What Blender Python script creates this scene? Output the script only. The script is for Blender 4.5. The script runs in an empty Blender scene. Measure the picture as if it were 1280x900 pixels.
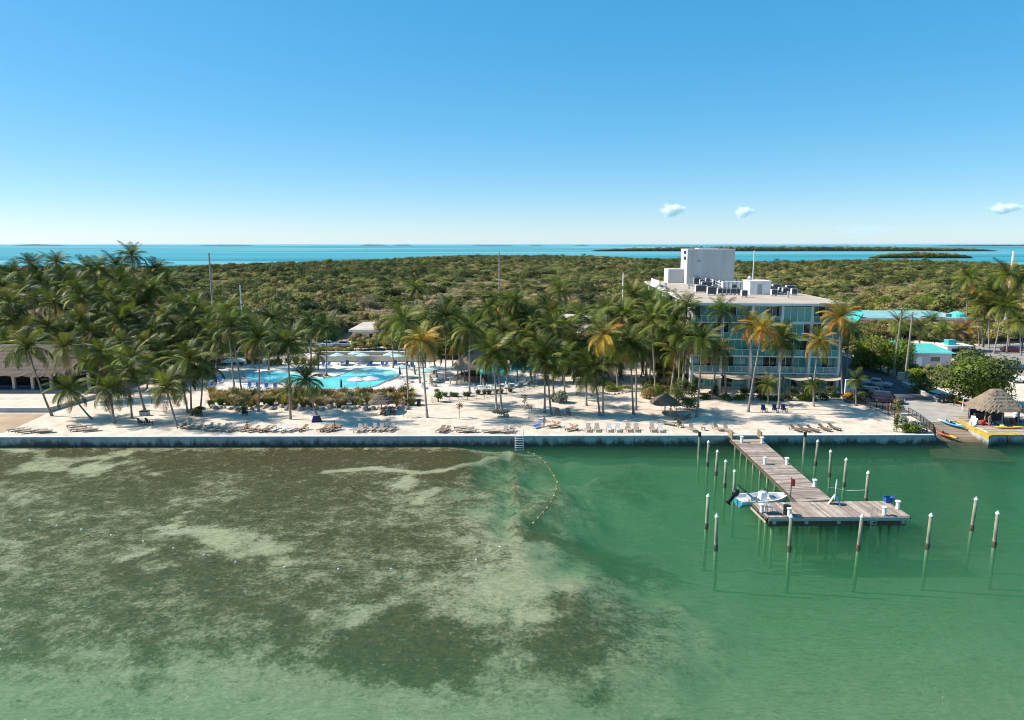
import bpy, math, random
import numpy as np
from mathutils import Vector, Matrix, Euler
random.seed(7); np.random.seed(7)
rnd = random.uniform
R = math.radians
SC = bpy.context.scene
COL = SC.collection

# ------------------------------------------------------------------ camera
F = 870.0; CAMZ = 27.0; TH = math.atan(145.0 / 870.0)
cd = bpy.data.cameras.new('camera'); cam = bpy.data.objects.new('camera', cd); COL.objects.link(cam)
cd.sensor_width = 36.0; cd.lens = F / 1280.0 * 36.0
cd.clip_start = 0.5; cd.clip_end = 90000
cam.location = (0, 0, CAMZ); cam.rotation_euler = (R(90) - TH, 0, 0)
SC.camera = cam

# ------------------------------------------------------------------ sky, sun, exposure
SUN_EL, SUN_AZ = R(41), R(172)          # azimuth of the direction TO the sun, from +X counterclockwise
world = bpy.data.worlds.new('World'); SC.world = world; world.use_nodes = True
wn = world.node_tree; bg = wn.nodes['Background']
sky = wn.nodes.new('ShaderNodeTexSky'); sky.sky_type = 'NISHITA'; sky.sun_disc = False
sky.sun_elevation = SUN_EL; sky.sun_rotation = math.pi / 2 - SUN_AZ
sky.altitude = 0; sky.air_density = 0.7; sky.dust_density = 0.3; sky.ozone_density = 6.0
hs_ = wn.nodes.new('ShaderNodeHueSaturation'); hs_.inputs['Hue'].default_value = .49; hs_.inputs['Saturation'].default_value = 1.92; hs_.inputs['Value'].default_value = 1.95
gm_ = wn.nodes.new('ShaderNodeGamma'); gm_.inputs[1].default_value = .45
wn.links.new(sky.outputs[0], gm_.inputs[0]); wn.links.new(gm_.outputs[0], hs_.inputs['Color']); wn.links.new(hs_.outputs[0], bg.inputs[0]); bg.inputs[1].default_value = 0.15
sl = bpy.data.lights.new('sun', 'SUN'); sl.energy = 5.0; sl.angle = R(0.53); sl.color = (1.0, 0.94, 0.85)
sun = bpy.data.objects.new('sun', sl); COL.objects.link(sun)
sd = Vector((math.cos(SUN_EL) * math.cos(SUN_AZ), math.cos(SUN_EL) * math.sin(SUN_AZ), math.sin(SUN_EL)))
sun.rotation_euler = sd.to_track_quat('Z', 'Y').to_euler(); sun.location = sd * 200
SC.view_settings.view_transform = 'Standard'; SC.view_settings.look = 'None'
SC.view_settings.gamma = 1.0; SC.view_settings.exposure = 0.55; SC.view_settings.use_curve_mapping = False
cy = SC.cycles
cy.max_bounces = 8; cy.diffuse_bounces = 2; cy.glossy_bounces = 2; cy.transmission_bounces = 4
cy.transparent_max_bounces = 12; cy.volume_bounces = 6; cy.use_denoising = True
cy.use_adaptive_sampling = True; cy.adaptive_threshold = 0.02; cy.caustics_reflective = False; cy.caustics_refractive = False
cy.sample_clamp_indirect = 5.0; cy.pixel_filter_type = 'BLACKMAN_HARRIS'; cy.filter_width = 1.0

# ------------------------------------------------------------------ helpers
Z0 = 1.30                                # level of the sand and the land
ct, st = math.cos(TH), math.sin(TH)
def ray(px, py):
    dx = (px - 640) / F; dy = (450 - py) / F
    return Vector((dx, ct + dy * st, -st + dy * ct))
def G(px, py, z=Z0):                     # where the ray through a photograph pixel meets level z
    r = ray(px, py); t = (z - CAMZ) / r.z
    return Vector((r.x * t, r.y * t, z))
def AT(px, py, Y):                       # the point of that ray at ground distance Y
    r = ray(px, py); t = Y / r.y
    return Vector((r.x * t, Y, CAMZ + r.z * t))

class MB:
    def __init__(s): s.v = []; s.f = []; s.m = []
    def add(s, vs, fs, m=0):
        o = len(s.v); s.v += [tuple(v) for v in vs]
        s.f += [tuple(i + o for i in f) for f in fs]; s.m += [m] * len(fs); return s
    def box(s, c, d, rz=0, m=0, taper=1.0, rx=0, ry=0):
        x, y, z = d[0] / 2, d[1] / 2, d[2] / 2
        vs = [Vector((a * x * (taper if k > 0 else 1), b * y * (taper if k > 0 else 1), k * z)) for k in (-1, 1) for a, b in ((-1, -1), (1, -1), (1, 1), (-1, 1))]
        M = Euler((rx, ry, rz)).to_matrix(); c = Vector(c)
        return s.add([M @ v + c for v in vs], [(3, 2, 1, 0), (4, 5, 6, 7), (0, 1, 5, 4), (1, 2, 6, 5), (2, 3, 7, 6), (3, 0, 4, 7)], m)
    def bx(s, x0, x1, y0, y1, z0, z1, m=0):
        return s.box(((x0 + x1) / 2, (y0 + y1) / 2, (z0 + z1) / 2), (x1 - x0, y1 - y0, z1 - z0), m=m)
    def rings(s, rs, cap=True, m=0):
        n = len(rs[0]); vs = [p for r in rs for p in r]; fs = []
        for k in range(len(rs) - 1):
            for i in range(n):
                j = (i + 1) % n; fs.append((k * n + i, k * n + j, (k + 1) * n + j, (k + 1) * n + i))
        if cap: fs.append(tuple(range(n - 1, -1, -1))); fs.append(tuple((len(rs) - 1) * n + i for i in range(n)))
        return s.add(vs, fs, m)
    def tube(s, pts, rad, n=6, cap=True, m=0):
        pts = [Vector(p) for p in pts]
        if not hasattr(rad, '__len__'): rad = [rad] * len(pts)
        rs = []
        for k, p in enumerate(pts):
            d = (pts[min(k + 1, len(pts) - 1)] - pts[max(k - 1, 0)]).normalized()
            u = d.cross(Vector((0, 1, 0)) if abs(d.y) < .9 else Vector((1, 0, 0))).normalized(); w = u.cross(d)
            rs.append([p + (u * math.cos(2 * math.pi * i / n) + w * math.sin(2 * math.pi * i / n)) * rad[k] for i in range(n)])
        return s.rings(rs, cap, m)
    def lathe(s, prof, n=12, c=(0, 0, 0), m=0, cap=True):
        c = Vector(c)
        return s.rings([[c + Vector((r * math.cos(2 * math.pi * i / n), r * math.sin(2 * math.pi * i / n), z)) for i in range(n)] for r, z in prof], cap, m)
    def prism(s, poly, z0, z1, m=0):
        n = len(poly); vs = [(p[0], p[1], z0) for p in poly] + [(p[0], p[1], z1) for p in poly]
        fs = [tuple(range(n - 1, -1, -1)), tuple(range(n, 2 * n))] + [(i, (i + 1) % n, n + (i + 1) % n, n + i) for i in range(n)]
        return s.add(vs, fs, m)
    def sheet(s, poly, z, m=0):
        a = sum(poly[i][0] * poly[(i + 1) % len(poly)][1] - poly[(i + 1) % len(poly)][0] * poly[i][1] for i in range(len(poly)))
        if a < 0: poly = poly[::-1]
        return s.add([(p[0], p[1], z) for p in poly], [tuple(range(len(poly)))], m)
    def blob(s, c, r, n=8, k=5, j=.15, m=0):
        rs = []
        for a in range(1, k):
            t = math.pi * a / k
            rs.append([Vector((c[0] + r[0] * math.sin(t) * math.cos(2 * math.pi * i / n) * (1 + rnd(-j, j)), c[1] + r[1] * math.sin(t) * math.sin(2 * math.pi * i / n) * (1 + rnd(-j, j)), c[2] - r[2] * math.cos(t) * (1 + rnd(-j, j)))) for i in range(n)])
        return s.rings(rs, True, m)
    def mesh(s, name, mats, smooth=False):
        me = bpy.data.meshes.new(name); me.from_pydata(s.v, [], s.f)
        for m in (mats if isinstance(mats, (list, tuple)) else [mats]): me.materials.append(m)
        if any(s.m): me.polygons.foreach_set('material_index', s.m)
        if smooth: me.polygons.foreach_set('use_smooth', [True] * len(me.polygons))
        me.update(); return me
    def build(s, name, mats, parent=None, loc=None, rz=0, smooth=False):
        return O(name, s.mesh(name, mats, smooth), parent, loc, rz)

def O(name, me, parent=None, loc=None, rz=0):
    o = bpy.data.objects.new(name, me); COL.objects.link(o)
    if parent is not None: o.parent = parent
    if loc is not None: o.location = loc
    if rz: o.rotation_euler = (0, 0, rz)
    return o
def tag(o, label=None, cat=None, group=None, kind=None):
    if label: o['label'] = label
    if cat: o['category'] = cat
    if group: o['group'] = group
    if kind: o['kind'] = kind
    return o
def T(name, label, cat, loc, rz=0, group=None):
    return tag(O(name, None, None, loc, rz), label, cat, group)
KIDS = {}
def copy_tree(o, parent=None):
    c = o.copy(); COL.objects.link(c)
    if parent is not None: c.parent = parent
    for ch in o.children: copy_tree(ch, c)
    return c
def put(proto, used, loc, rz=0, label=None, group=None, scale=1.0):   # the first call moves the prototype, later ones copy it
    o = copy_tree(proto) if used else proto
    o.location = loc; o.rotation_euler = (0, 0, rz); o.scale = (scale,) * 3
    if label: o['label'] = label
    if group: o['group'] = group
    return o

# ------------------------------------------------------------------ materials
def M(name, col, rough=.75, var=.12, ns=3.0, bump=0.0, bs=None, spec=.4, objvar=0.0, metal=0.0, trans=0.0, stretch=None, col2=None, hue=0.0):
    m = bpy.data.materials.new(name); m.use_nodes = True; nt = m.node_tree; N = nt.nodes; L = nt.links
    p = N['Principled BSDF']; p.inputs['Roughness'].default_value = rough; p.inputs['Metallic'].default_value = metal
    p.inputs['Specular IOR Level'].default_value = spec
    c = tuple(col) + (1,)
    tc = N.new('ShaderNodeTexCoord'); src = tc.outputs['Object']
    if stretch:
        mp = N.new('ShaderNodeMapping'); mp.inputs['Scale'].default_value = stretch; L.new(src, mp.inputs['Vector']); src = mp.outputs[0]
    out = None
    if var > 0 or col2:
        nz = N.new('ShaderNodeTexNoise'); nz.inputs['Scale'].default_value = ns; nz.inputs['Detail'].default_value = 5; L.new(src, nz.inputs['Vector'])
        mx = N.new('ShaderNodeMix'); mx.data_type = 'RGBA'
        mr = N.new('ShaderNodeMapRange'); mr.inputs[1].default_value = .3; mr.inputs[2].default_value = .7; L.new(nz.outputs[0], mr.inputs[0])
        L.new(mr.outputs[0], mx.inputs[0])
        a = col if col2 else [x * (1 - var) for x in col]; b = col2 if col2 else [x * (1 + var) for x in col]
        mx.inputs[6].default_value = (*a, 1); mx.inputs[7].default_value = (*b, 1); out = mx.outputs[2]
    if objvar > 0 or hue > 0:
        oi = N.new('ShaderNodeObjectInfo'); hs = N.new('ShaderNodeHueSaturation')
        if out: L.new(out, hs.inputs['Color'])
        else: hs.inputs['Color'].default_value = c
        mr2 = N.new('ShaderNodeMapRange'); mr2.inputs[3].default_value = 1 - objvar; mr2.inputs[4].default_value = 1 + objvar
        L.new(oi.outputs['Random'], mr2.inputs[0]); L.new(mr2.outputs[0], hs.inputs['Value'])
        if hue > 0:
            ml = N.new('ShaderNodeMath'); ml.operation = 'MULTIPLY'; ml.inputs[1].default_value = 7.31; L.new(oi.outputs['Random'], ml.inputs[0])
            fr = N.new('ShaderNodeMath'); fr.operation = 'FRACT'; L.new(ml.outputs[0], fr.inputs[0])
            mr3 = N.new('ShaderNodeMapRange'); mr3.inputs[3].default_value = .5 - hue; mr3.inputs[4].default_value = .5 + hue
            L.new(fr.outputs[0], mr3.inputs[0]); L.new(mr3.outputs[0], hs.inputs['Hue'])
        out = hs.outputs[0]
    if out: L.new(out, p.inputs['Base Color'])
    else: p.inputs['Base Color'].default_value = c
    if bump > 0:
        nb = N.new('ShaderNodeTexNoise'); nb.inputs['Scale'].default_value = bs or ns * 4; nb.inputs['Detail'].default_value = 4; L.new(src, nb.inputs['Vector'])
        b = N.new('ShaderNodeBump'); b.inputs['Strength'].default_value = min(1, bump); b.inputs['Distance'].default_value = .1; L.new(nb.outputs[0], b.inputs['Height']); L.new(b.outputs[0], p.inputs['Normal'])
    if trans > 0:
        tr = N.new('ShaderNodeBsdfTranslucent'); ms = N.new('ShaderNodeMixShader'); ms.inputs[0].default_value = trans
        if out: L.new(out, tr.inputs[0])
        else: tr.inputs[0].default_value = c
        L.new(p.outputs[0], ms.inputs[1]); L.new(tr.outputs[0], ms.inputs[2]); L.new(ms.outputs[0], N['Material Output'].inputs[0])
    return m

mat = {}
def dm(k, *a, **kw): mat[k] = M(k, *a, **kw)
dm('white', (.76, .76, .73), .6, .08, .9, stretch=(1, 1, .4))
dm('white_wall', (.76, .75, .71), .85, .12, .5, stretch=(1.2, 1.2, .18))
dm('white_metal', (.75, .76, .76), .4, 0)
dm('tower_paint', (.50, .50, .49), .85, .12, .4, stretch=(1.2, 1.2, .2))
dm('cream', (.62, .55, .44), .8, .08, .6)
dm('beige_roof', (.50, .43, .34), .9, .16, .25, bump=.2, bs=3)
dm('gravel_roof', (.46, .37, .285), .95, .14, .2, bump=.3, bs=5)
dm('hut_thatch', (.27, .205, .15), .95, .4, 2.2, stretch=(3, 3, 1.0), objvar=.15, bump=.8, bs=9)
dm('concrete', (.38, .34, .29), .9, .15, .6, bump=.15)
dm('deck_concrete', (.62, .57, .50), .9, .08, .4)
dm('asphalt', (.085, .085, .088), .95, .2, .5, bump=.2, bs=10)
dm('pale_road', (.30, .27, .24), .95, .12, .4)
dm('kerb_yellow', (.50, .33, .05), .75, .3, 1.5)
dm('weathered_wood', (.37, .29, .23), .85, .25, 1.2, stretch=(1, 1, 1), objvar=.38, bump=.2, bs=12)
dm('dark_wood', (.10, .075, .055), .9, .25, 3)
dm('algae', (.10, .20, .10), .95, .25, 2.0)
dm('pile_wood', (.24, .25, .17), .9, .3, 2.0, stretch=(3, 3, .6), objvar=.15, bump=.3)
dm('black', (.012, .012, .014), .45, 0)
dm('black_metal', (.015, .015, .016), .5, 0)
dm('inside_shade', (.012, .012, .014), .9, 0)
dm('rubber', (.02, .02, .02), .9, 0)
dm('steel', (.45, .46, .47), .4, 0, metal=.6)
dm('unit_grey', (.52, .53, .54), .55, 0)
dm('coil_grey', (.07, .075, .085), .7, 0)
dm('grey_plastic', (.35, .36, .37), .55, 0)
dm('red', (.45, .03, .03), .5, 0)
dm('orange', (.75, .16, .02), .45, 0)
dm('yellow', (.80, .52, .03), .5, .05)
dm('blue', (.03, .11, .32), .6, 0, objvar=.2)
dm('sky_blue', (.06, .36, .60), .5, 0)
dm('boat_blue', (.03, .27, .42), .3, 0)
dm('navy', (.02, .035, .09), .7, 0)
dm('teal', (.03, .42, .40), .7, .05, 1)
dm('teal_roof', (.10, .48, .42), .75, .1, .5)
dm('teal_roof_far', (.22, .42, .40), .75, .12, .4)
dm('pale_teal_canvas', (.50, .68, .66), .85, .04, trans=.25)
dm('canvas_white', (.72, .71, .68), .85, .04, trans=.2)
dm('awning', (.62, .50, .36), .85, .06, trans=.3)
dm('pink', (.62, .36, .30), .8, .06)
dm('lavender_wall', (.50, .46, .55), .8, .05)
dm('lounger_beige', (.42, .34, .27), .85, .08, objvar=.15)
dm('lounger_wood', (.25, .17, .11), .8, .2, 4, objvar=.2)
dm('trunk', (.27, .23, .19), .95, .25, 1.6, stretch=(1, 1, 4), objvar=.2, bump=.5, bs=5)
dm('bark', (.16, .13, .10), .95, .2, 3, bump=.3)
dm('grey_bark', (.30, .28, .25), .95, .2, 3)
dm('thatch', (.155, .115, .082), .95, .35, 2.2, stretch=(3, 3, 1.0), objvar=.15, bump=.8, bs=9)
dm('rock', (.33, .29, .25), .95, .25, 2, objvar=.25, bump=.5)
dm('frond_green', (.140, .182, .018), .55, 0, objvar=.40, hue=.02, trans=.3, spec=.25)
dm('frond_dark', (.042, .070, .009), .55, 0, objvar=.40, hue=.02, trans=.25, spec=.25)
dm('frond_olive', (.21, .20, .030), .5, 0, objvar=.35, hue=.02, trans=.25)
dm('frond_yellow', (.52, .28, .025), .5, 0, objvar=.30, hue=.02, trans=.25)
dm('frond_brown', (.26, .17, .085), .75, 0, objvar=.35, trans=.15)
dm('leaf_green', (.115, .145, .032), .75, .35, .8, objvar=.25, hue=.025, trans=.2)
dm('leaf_bright', (.20, .245, .025), .75, .3, .8, objvar=.2, hue=.02, trans=.4, spec=.2)
dm('leaf_dark', (.062, .090, .026), .75, .35, .8, objvar=.25, hue=.02, trans=.15)
dm('leaf_olive', (.21, .19, .055), .75, .3, .8, objvar=.3, hue=.02, trans=.2)
dm('leaf_brown', (.33, .26, .145), .75, .3, .8, objvar=.3, hue=.02, trans=.1)
dm('leaf_silver', (.21, .24, .17), .75, .25, .8, objvar=.2)
dm('leaf_straw', (.34, .25, .08), .75, .3, .8, objvar=.3, trans=.25)
for k_, c_ in (('f_green', (.200, .205, .055)), ('f_dark', (.120, .140, .042)), ('f_olive', (.325, .275, .090)), ('f_brown', (.44, .34, .190)), ('f_sage', (.285, .280, .085))): dm(k_, c_, .8, .3, .8, objvar=.35, hue=.022, trans=.2, spec=.15)
dm('leaf_sage', (.19, .195, .065), .75, .3, .8, objvar=.3, hue=.02, trans=.2)
dm('flower_red', (.38, .06, .05), .6, .3, 3)
dm('flower_orange', (.65, .30, .02), .6, .2, 3)
dm('skin', (.46, .25, .16), .6, 0)
dm('hair', (.03, .02, .015), .7, 0)
dm('buoy_white', (.75, .75, .72), .4, 0)
dm('buoy_orange', (.45, .30, .09), .5, 0, objvar=.2)
dm('rope', (.12, .10, .05), .9, 0)
def glass(name, col, rough=.08, spec=.8):
    m = M(name, col, rough, 0, spec=spec, objvar=.25); mat[name] = m
glass('glass_teal', (.075, .40, .385)); glass('glass_dark', (.012, .03, .034)); glass('car_glass', (.01, .012, .014), .05)
glass('rail_glass', (.08, .27, .27))
# ================================================================== setting: land, water, sea, islands
WA = G(-160, 558.8, 0); WB = G(1170, 555.5, 0)          # foot of the seawall
wdir = (WB - WA).normalized(); wnor = Vector((-wdir.y, wdir.x, 0))   # towards the land
def wallpt(x, off=0.0, z=0.0):
    t = (x - WA.x) / wdir.x; p = WA + wdir * t + wnor * off; return Vector((p.x, p.y, z))
RAMP_TL, RAMP_TR = G(1150, 529), G(1197, 526)
RAMP_BL, RAMP_BR = G(1166, 572, -1.1), G(1270, 578, -1.1)
DW0 = G(1236, 555.5, 0)
top_y = [(-300, 331), (0, 330), (200, 329.5), (350, 325), (480, 321), (600, 316.5), (700, 317), (800, 320), (960, 324), (1060, 322), (1150, 322), (1280, 327), (1600, 329)]
far = []
for px, py in top_y:
    r = ray(px, py); t = (9.5 - CAMZ) / r.z; far.append(Vector((r.x * t, r.y * t, 0)))
far_x = [p.x / p.y for p in far]; far_d = [p.y for p in far]
def forest_end(X, Y): return float(np.interp(X / Y, far_x, far_d))
wl = wallpt(-260, .25); wr = wallpt(WB.x, .25)
land = [(wl.x, wl.y), (wr.x, wr.y), (RAMP_TL.x, RAMP_TL.y), (RAMP_TR.x, RAMP_TR.y), (DW0.x, DW0.y + .3), (260, DW0.y + 1)]
land += [(p.x, p.y + 8) for p in reversed(far)]

# sand with footprints, raked patches and damp stains
def sand_mat():
    m = M('sand', (.64, .55, .45), .95, .06, .15); nt = m.node_tree; N = nt.nodes; L = nt.links; p = N['Principled BSDF']
    tc = N.new('ShaderNodeTexCoord')
    n1 = N.new('ShaderNodeTexNoise'); n1.inputs['Scale'].default_value = .55; n1.inputs['Detail'].default_value = 8; n1.inputs['Roughness'].default_value = .7
    L.new(tc.outputs['Object'], n1.inputs['Vector'])
    cr = N.new('ShaderNodeValToRGB'); cr.color_ramp.elements[0].position = .30; cr.color_ramp.elements[0].color = (.46, .37, .28, 1)
    cr.color_ramp.elements[1].position = .58; cr.color_ramp.elements[1].color = (.69, .575, .45, 1); L.new(n1.outputs[0], cr.inputs[0])
    L.new(cr.outputs[0], p.inputs['Base Color'])
    n2 = N.new('ShaderNodeTexNoise'); n2.inputs['Scale'].default_value = 2.6; n2.inputs['Detail'].default_value = 4; L.new(tc.outputs['Object'], n2.inputs['Vector'])
    b = N.new('ShaderNodeBump'); b.inputs['Strength'].default_value = .5; b.inputs['Distance'].default_value = .12; L.new(n2.outputs[0], b.inputs['Height']); L.new(b.outputs[0], p.inputs['Normal'])
    return m
mat['sand'] = sand_mat()
dm('soil', (.17, .14, .075), .95, .3, .08); dm('wet_sand', (.40, .28, .17), .8, .2, .3)
def stuct(name, poly, z, m): return tag(MB().sheet([(p[0], p[1]) for p in poly], z).build(name, m), kind='structure')
stuct('ground', land, Z0, mat['sand'])
# soil under the scrub and forest
ff = [(-700, 205), (-60, 205), (0, 205), (60, 212), (700, 245)] + [(p.x, p.y + 7.5) for p in reversed(far)]
stuct('forest_floor', ff, Z0 + .004, mat['soil'])
gl = [G(-40, 474), G(100, 474), G(185, 474), G(245, 474), G(285, 456), G(330, 448), G(395, 440)]
stuct('grove_floor', [(-240, gl[0].y)] + [(p.x, p.y) for p in gl] + [(-40, 204.9), (-240, 204.9)], Z0 + .004, mat['soil'])
stuct('garden_floor', [(p.x, p.y) for p in (G(560, 446), G(700, 449), G(700, 420), G(560, 420))], Z0 + .005, mat['soil'])
PX = lambda pts: [(G(x, y).x, G(x, y).y) for x, y in pts]
stuct('tidal_flat', PX([(-120, 517), (58, 517), (44, 524), (28, 531), (4, 541), (-120, 543)]), Z0 + .004, mat['wet_sand'])
stuct('pool_deck', PX([(256, 489), (262, 472), (285, 458), (330, 455.5), (395, 453), (430, 452.5), (545, 452), (600, 455), (690, 458), (692, 474), (668, 484), (610, 492), (556, 497), (530, 491), (512, 480), (500, 489), (300, 489)]), Z0 + .008, mat['deck_concrete'])
stuct('parking_strip', PX([(395, 436), (395, 428), (442, 428), (442, 436)]), Z0 + .006, mat['pale_road'])
stuct('side_road', PX([(1056, 503), (1044, 480), (1000, 440), (1040, 440), (1075, 452), (1118, 470), (1150, 486), (1200, 500), (1225, 505), (1225, 521), (1200, 526), (1152, 529), (1140, 516), (1118, 516), (1090, 508)]), Z0 + .006, mat['asphalt'])
stuct('driveway', PX([(1126, 501), (1172, 500.5), (1225, 505), (1222, 520), (1197, 525.9), (1150.2, 528.9), (1141, 517), (1132, 512)]), Z0 + .011, mat['concrete'])
stuct('car_park', PX([(1205, 452), (1215, 432), (1330, 428), (1330, 470), (1280, 470)]), Z0 + .007, mat['pale_road'])
stuct('resort_path', PX([(738, 500), (742, 470), (765, 452), (845, 452), (852, 470), (800, 476), (812, 500)]), Z0 + .004, mat['sand'])
# boat ramp, grooved concrete running down under the water
rb = MB()
for k in range(14):
    a, b = k / 14, (k + .93) / 14
    q = [RAMP_TL.lerp(RAMP_BL, a), RAMP_TR.lerp(RAMP_BR, a), RAMP_TR.lerp(RAMP_BR, b), RAMP_TL.lerp(RAMP_BL, b)]
    lo = [p - Vector((0, 0, .6)) for p in q]
    rb.add(q + lo, [(0, 3, 2, 1), (4, 5, 6, 7), (0, 1, 5, 4), (1, 2, 6, 5), (2, 3, 7, 6), (3, 0, 4, 7)])
dm('ramp_concrete', (.27, .20, .14), .9, .25, .5)
rm_ = mat['ramp_concrete']; N_ = rm_.node_tree.nodes; L_2 = rm_.node_tree.links; pb_ = N_['Principled BSDF']; old_ = pb_.inputs['Base Color'].links[0].from_socket
ge_ = N_.new('ShaderNodeNewGeometry'); sp_ = N_.new('ShaderNodeSeparateXYZ'); L_2.new(ge_.outputs['Position'], sp_.inputs[0]); mr_2 = N_.new('ShaderNodeMapRange'); mr_2.inputs[1].default_value = -.15; mr_2.inputs[2].default_value = .45; L_2.new(sp_.outputs[2], mr_2.inputs[0])
mx_ = N_.new('ShaderNodeMix'); mx_.data_type = 'RGBA'; L_2.new(mr_2.outputs[0], mx_.inputs[0]); mx_.inputs[6].default_value = (.07, .06, .025, 1); L_2.new(old_, mx_.inputs[7]); L_2.new(mx_.outputs[2], pb_.inputs['Base Color'])   # weed below the tide line
tag(rb.build('boat_ramp', mat['ramp_concrete']), kind='structure')

# ---- water body: clear green shallows over a seabed of sand and seagrass
def water_mat():
    m = bpy.data.materials.new('lagoon_water'); m.use_nodes = True; nt = m.node_tree; N = nt.nodes; L = nt.links
    N.remove(N['Principled BSDF']); out = N['Material Output']
    tc = N.new('ShaderNodeTexCoord')
    mp = N.new('ShaderNodeMapping'); mp.inputs['Scale'].default_value = (.8, 1.5, 1); mp.inputs['Rotation'].default_value = (0, 0, R(18)); L.new(tc.outputs['Object'], mp.inputs[0])
    n1 = N.new('ShaderNodeTexNoise'); n1.inputs['Scale'].default_value = 1.7; n1.inputs['Detail'].default_value = 6; n1.inputs['Distortion'].default_value = .6; L.new(mp.outputs[0], n1.inputs[0])
    n3 = N.new('ShaderNodeTexNoise'); n3.inputs['Scale'].default_value = .35; n3.inputs['Detail'].default_value = 3; n3.inputs['Distortion'].default_value = 1.2; L.new(mp.outputs[0], n3.inputs[0])
    hm = N.new('ShaderNodeMath'); hm.operation = 'MULTIPLY_ADD'; L.new(n3.outputs[0], hm.inputs[0]); hm.inputs[1].default_value = 1.6; L.new(n1.outputs[0], hm.inputs[2])
    b = N.new('ShaderNodeBump'); b.inputs['Strength'].default_value = 1.0; b.inputs['Distance'].default_value = .55; L.new(hm.outputs[0], b.inputs['Height'])
    fr = N.new('ShaderNodeFresnel'); fr.inputs[0].default_value = 1.33; L.new(b.outputs[0], fr.inputs['Normal'])
    fm = N.new('ShaderNodeMath'); fm.operation = 'MULTIPLY'; fm.inputs[1].default_value = .42; L.new(fr.outputs[0], fm.inputs[0])
    tr = N.new('ShaderNodeBsdfTransparent'); tr.inputs[0].default_value = (1, 1, 1, 1)
    gl = N.new('ShaderNodeBsdfGlossy'); gl.inputs['Roughness'].default_value = .07; L.new(b.outputs[0], gl.inputs['Normal'])
    df = N.new('ShaderNodeBsdfDiffuse'); df.inputs[0].default_value = (.04, .20, .12, 1)
    m0 = N.new('ShaderNodeMixShader'); m0.inputs[0].default_value = .05; L.new(tr.outputs[0], m0.inputs[1]); L.new(df.outputs[0], m0.inputs[2])
    ms = N.new('ShaderNodeMixShader'); L.new(fm.outputs[0], ms.inputs[0]); L.new(m0.outputs[0], ms.inputs[1]); L.new(gl.outputs[0], ms.inputs[2])
    L.new(ms.outputs[0], out.inputs[0])
    va = N.new('ShaderNodeVolumeAbsorption'); va.inputs[0].default_value = (.22, .64, .44, 1); va.inputs[1].default_value = .17
    vs_ = N.new('ShaderNodeVolumeScatter'); vs_.inputs['Color'].default_value = (.30, .74, .35, 1); vs_.inputs['Density'].default_value = .115; vs_.inputs['Anisotropy'].default_value = .3
    ad = N.new('ShaderNodeAddShader'); L.new(va.outputs[0], ad.inputs[0]); L.new(vs_.outputs[0], ad.inputs[1]); L.new(ad.outputs[0], out.inputs['Volume'])
    return m
wb = MB().bx(-150, 150, -20, 101, -9, 0)
tag(wb.build('lagoon_water', water_mat()), kind='structure')

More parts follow.
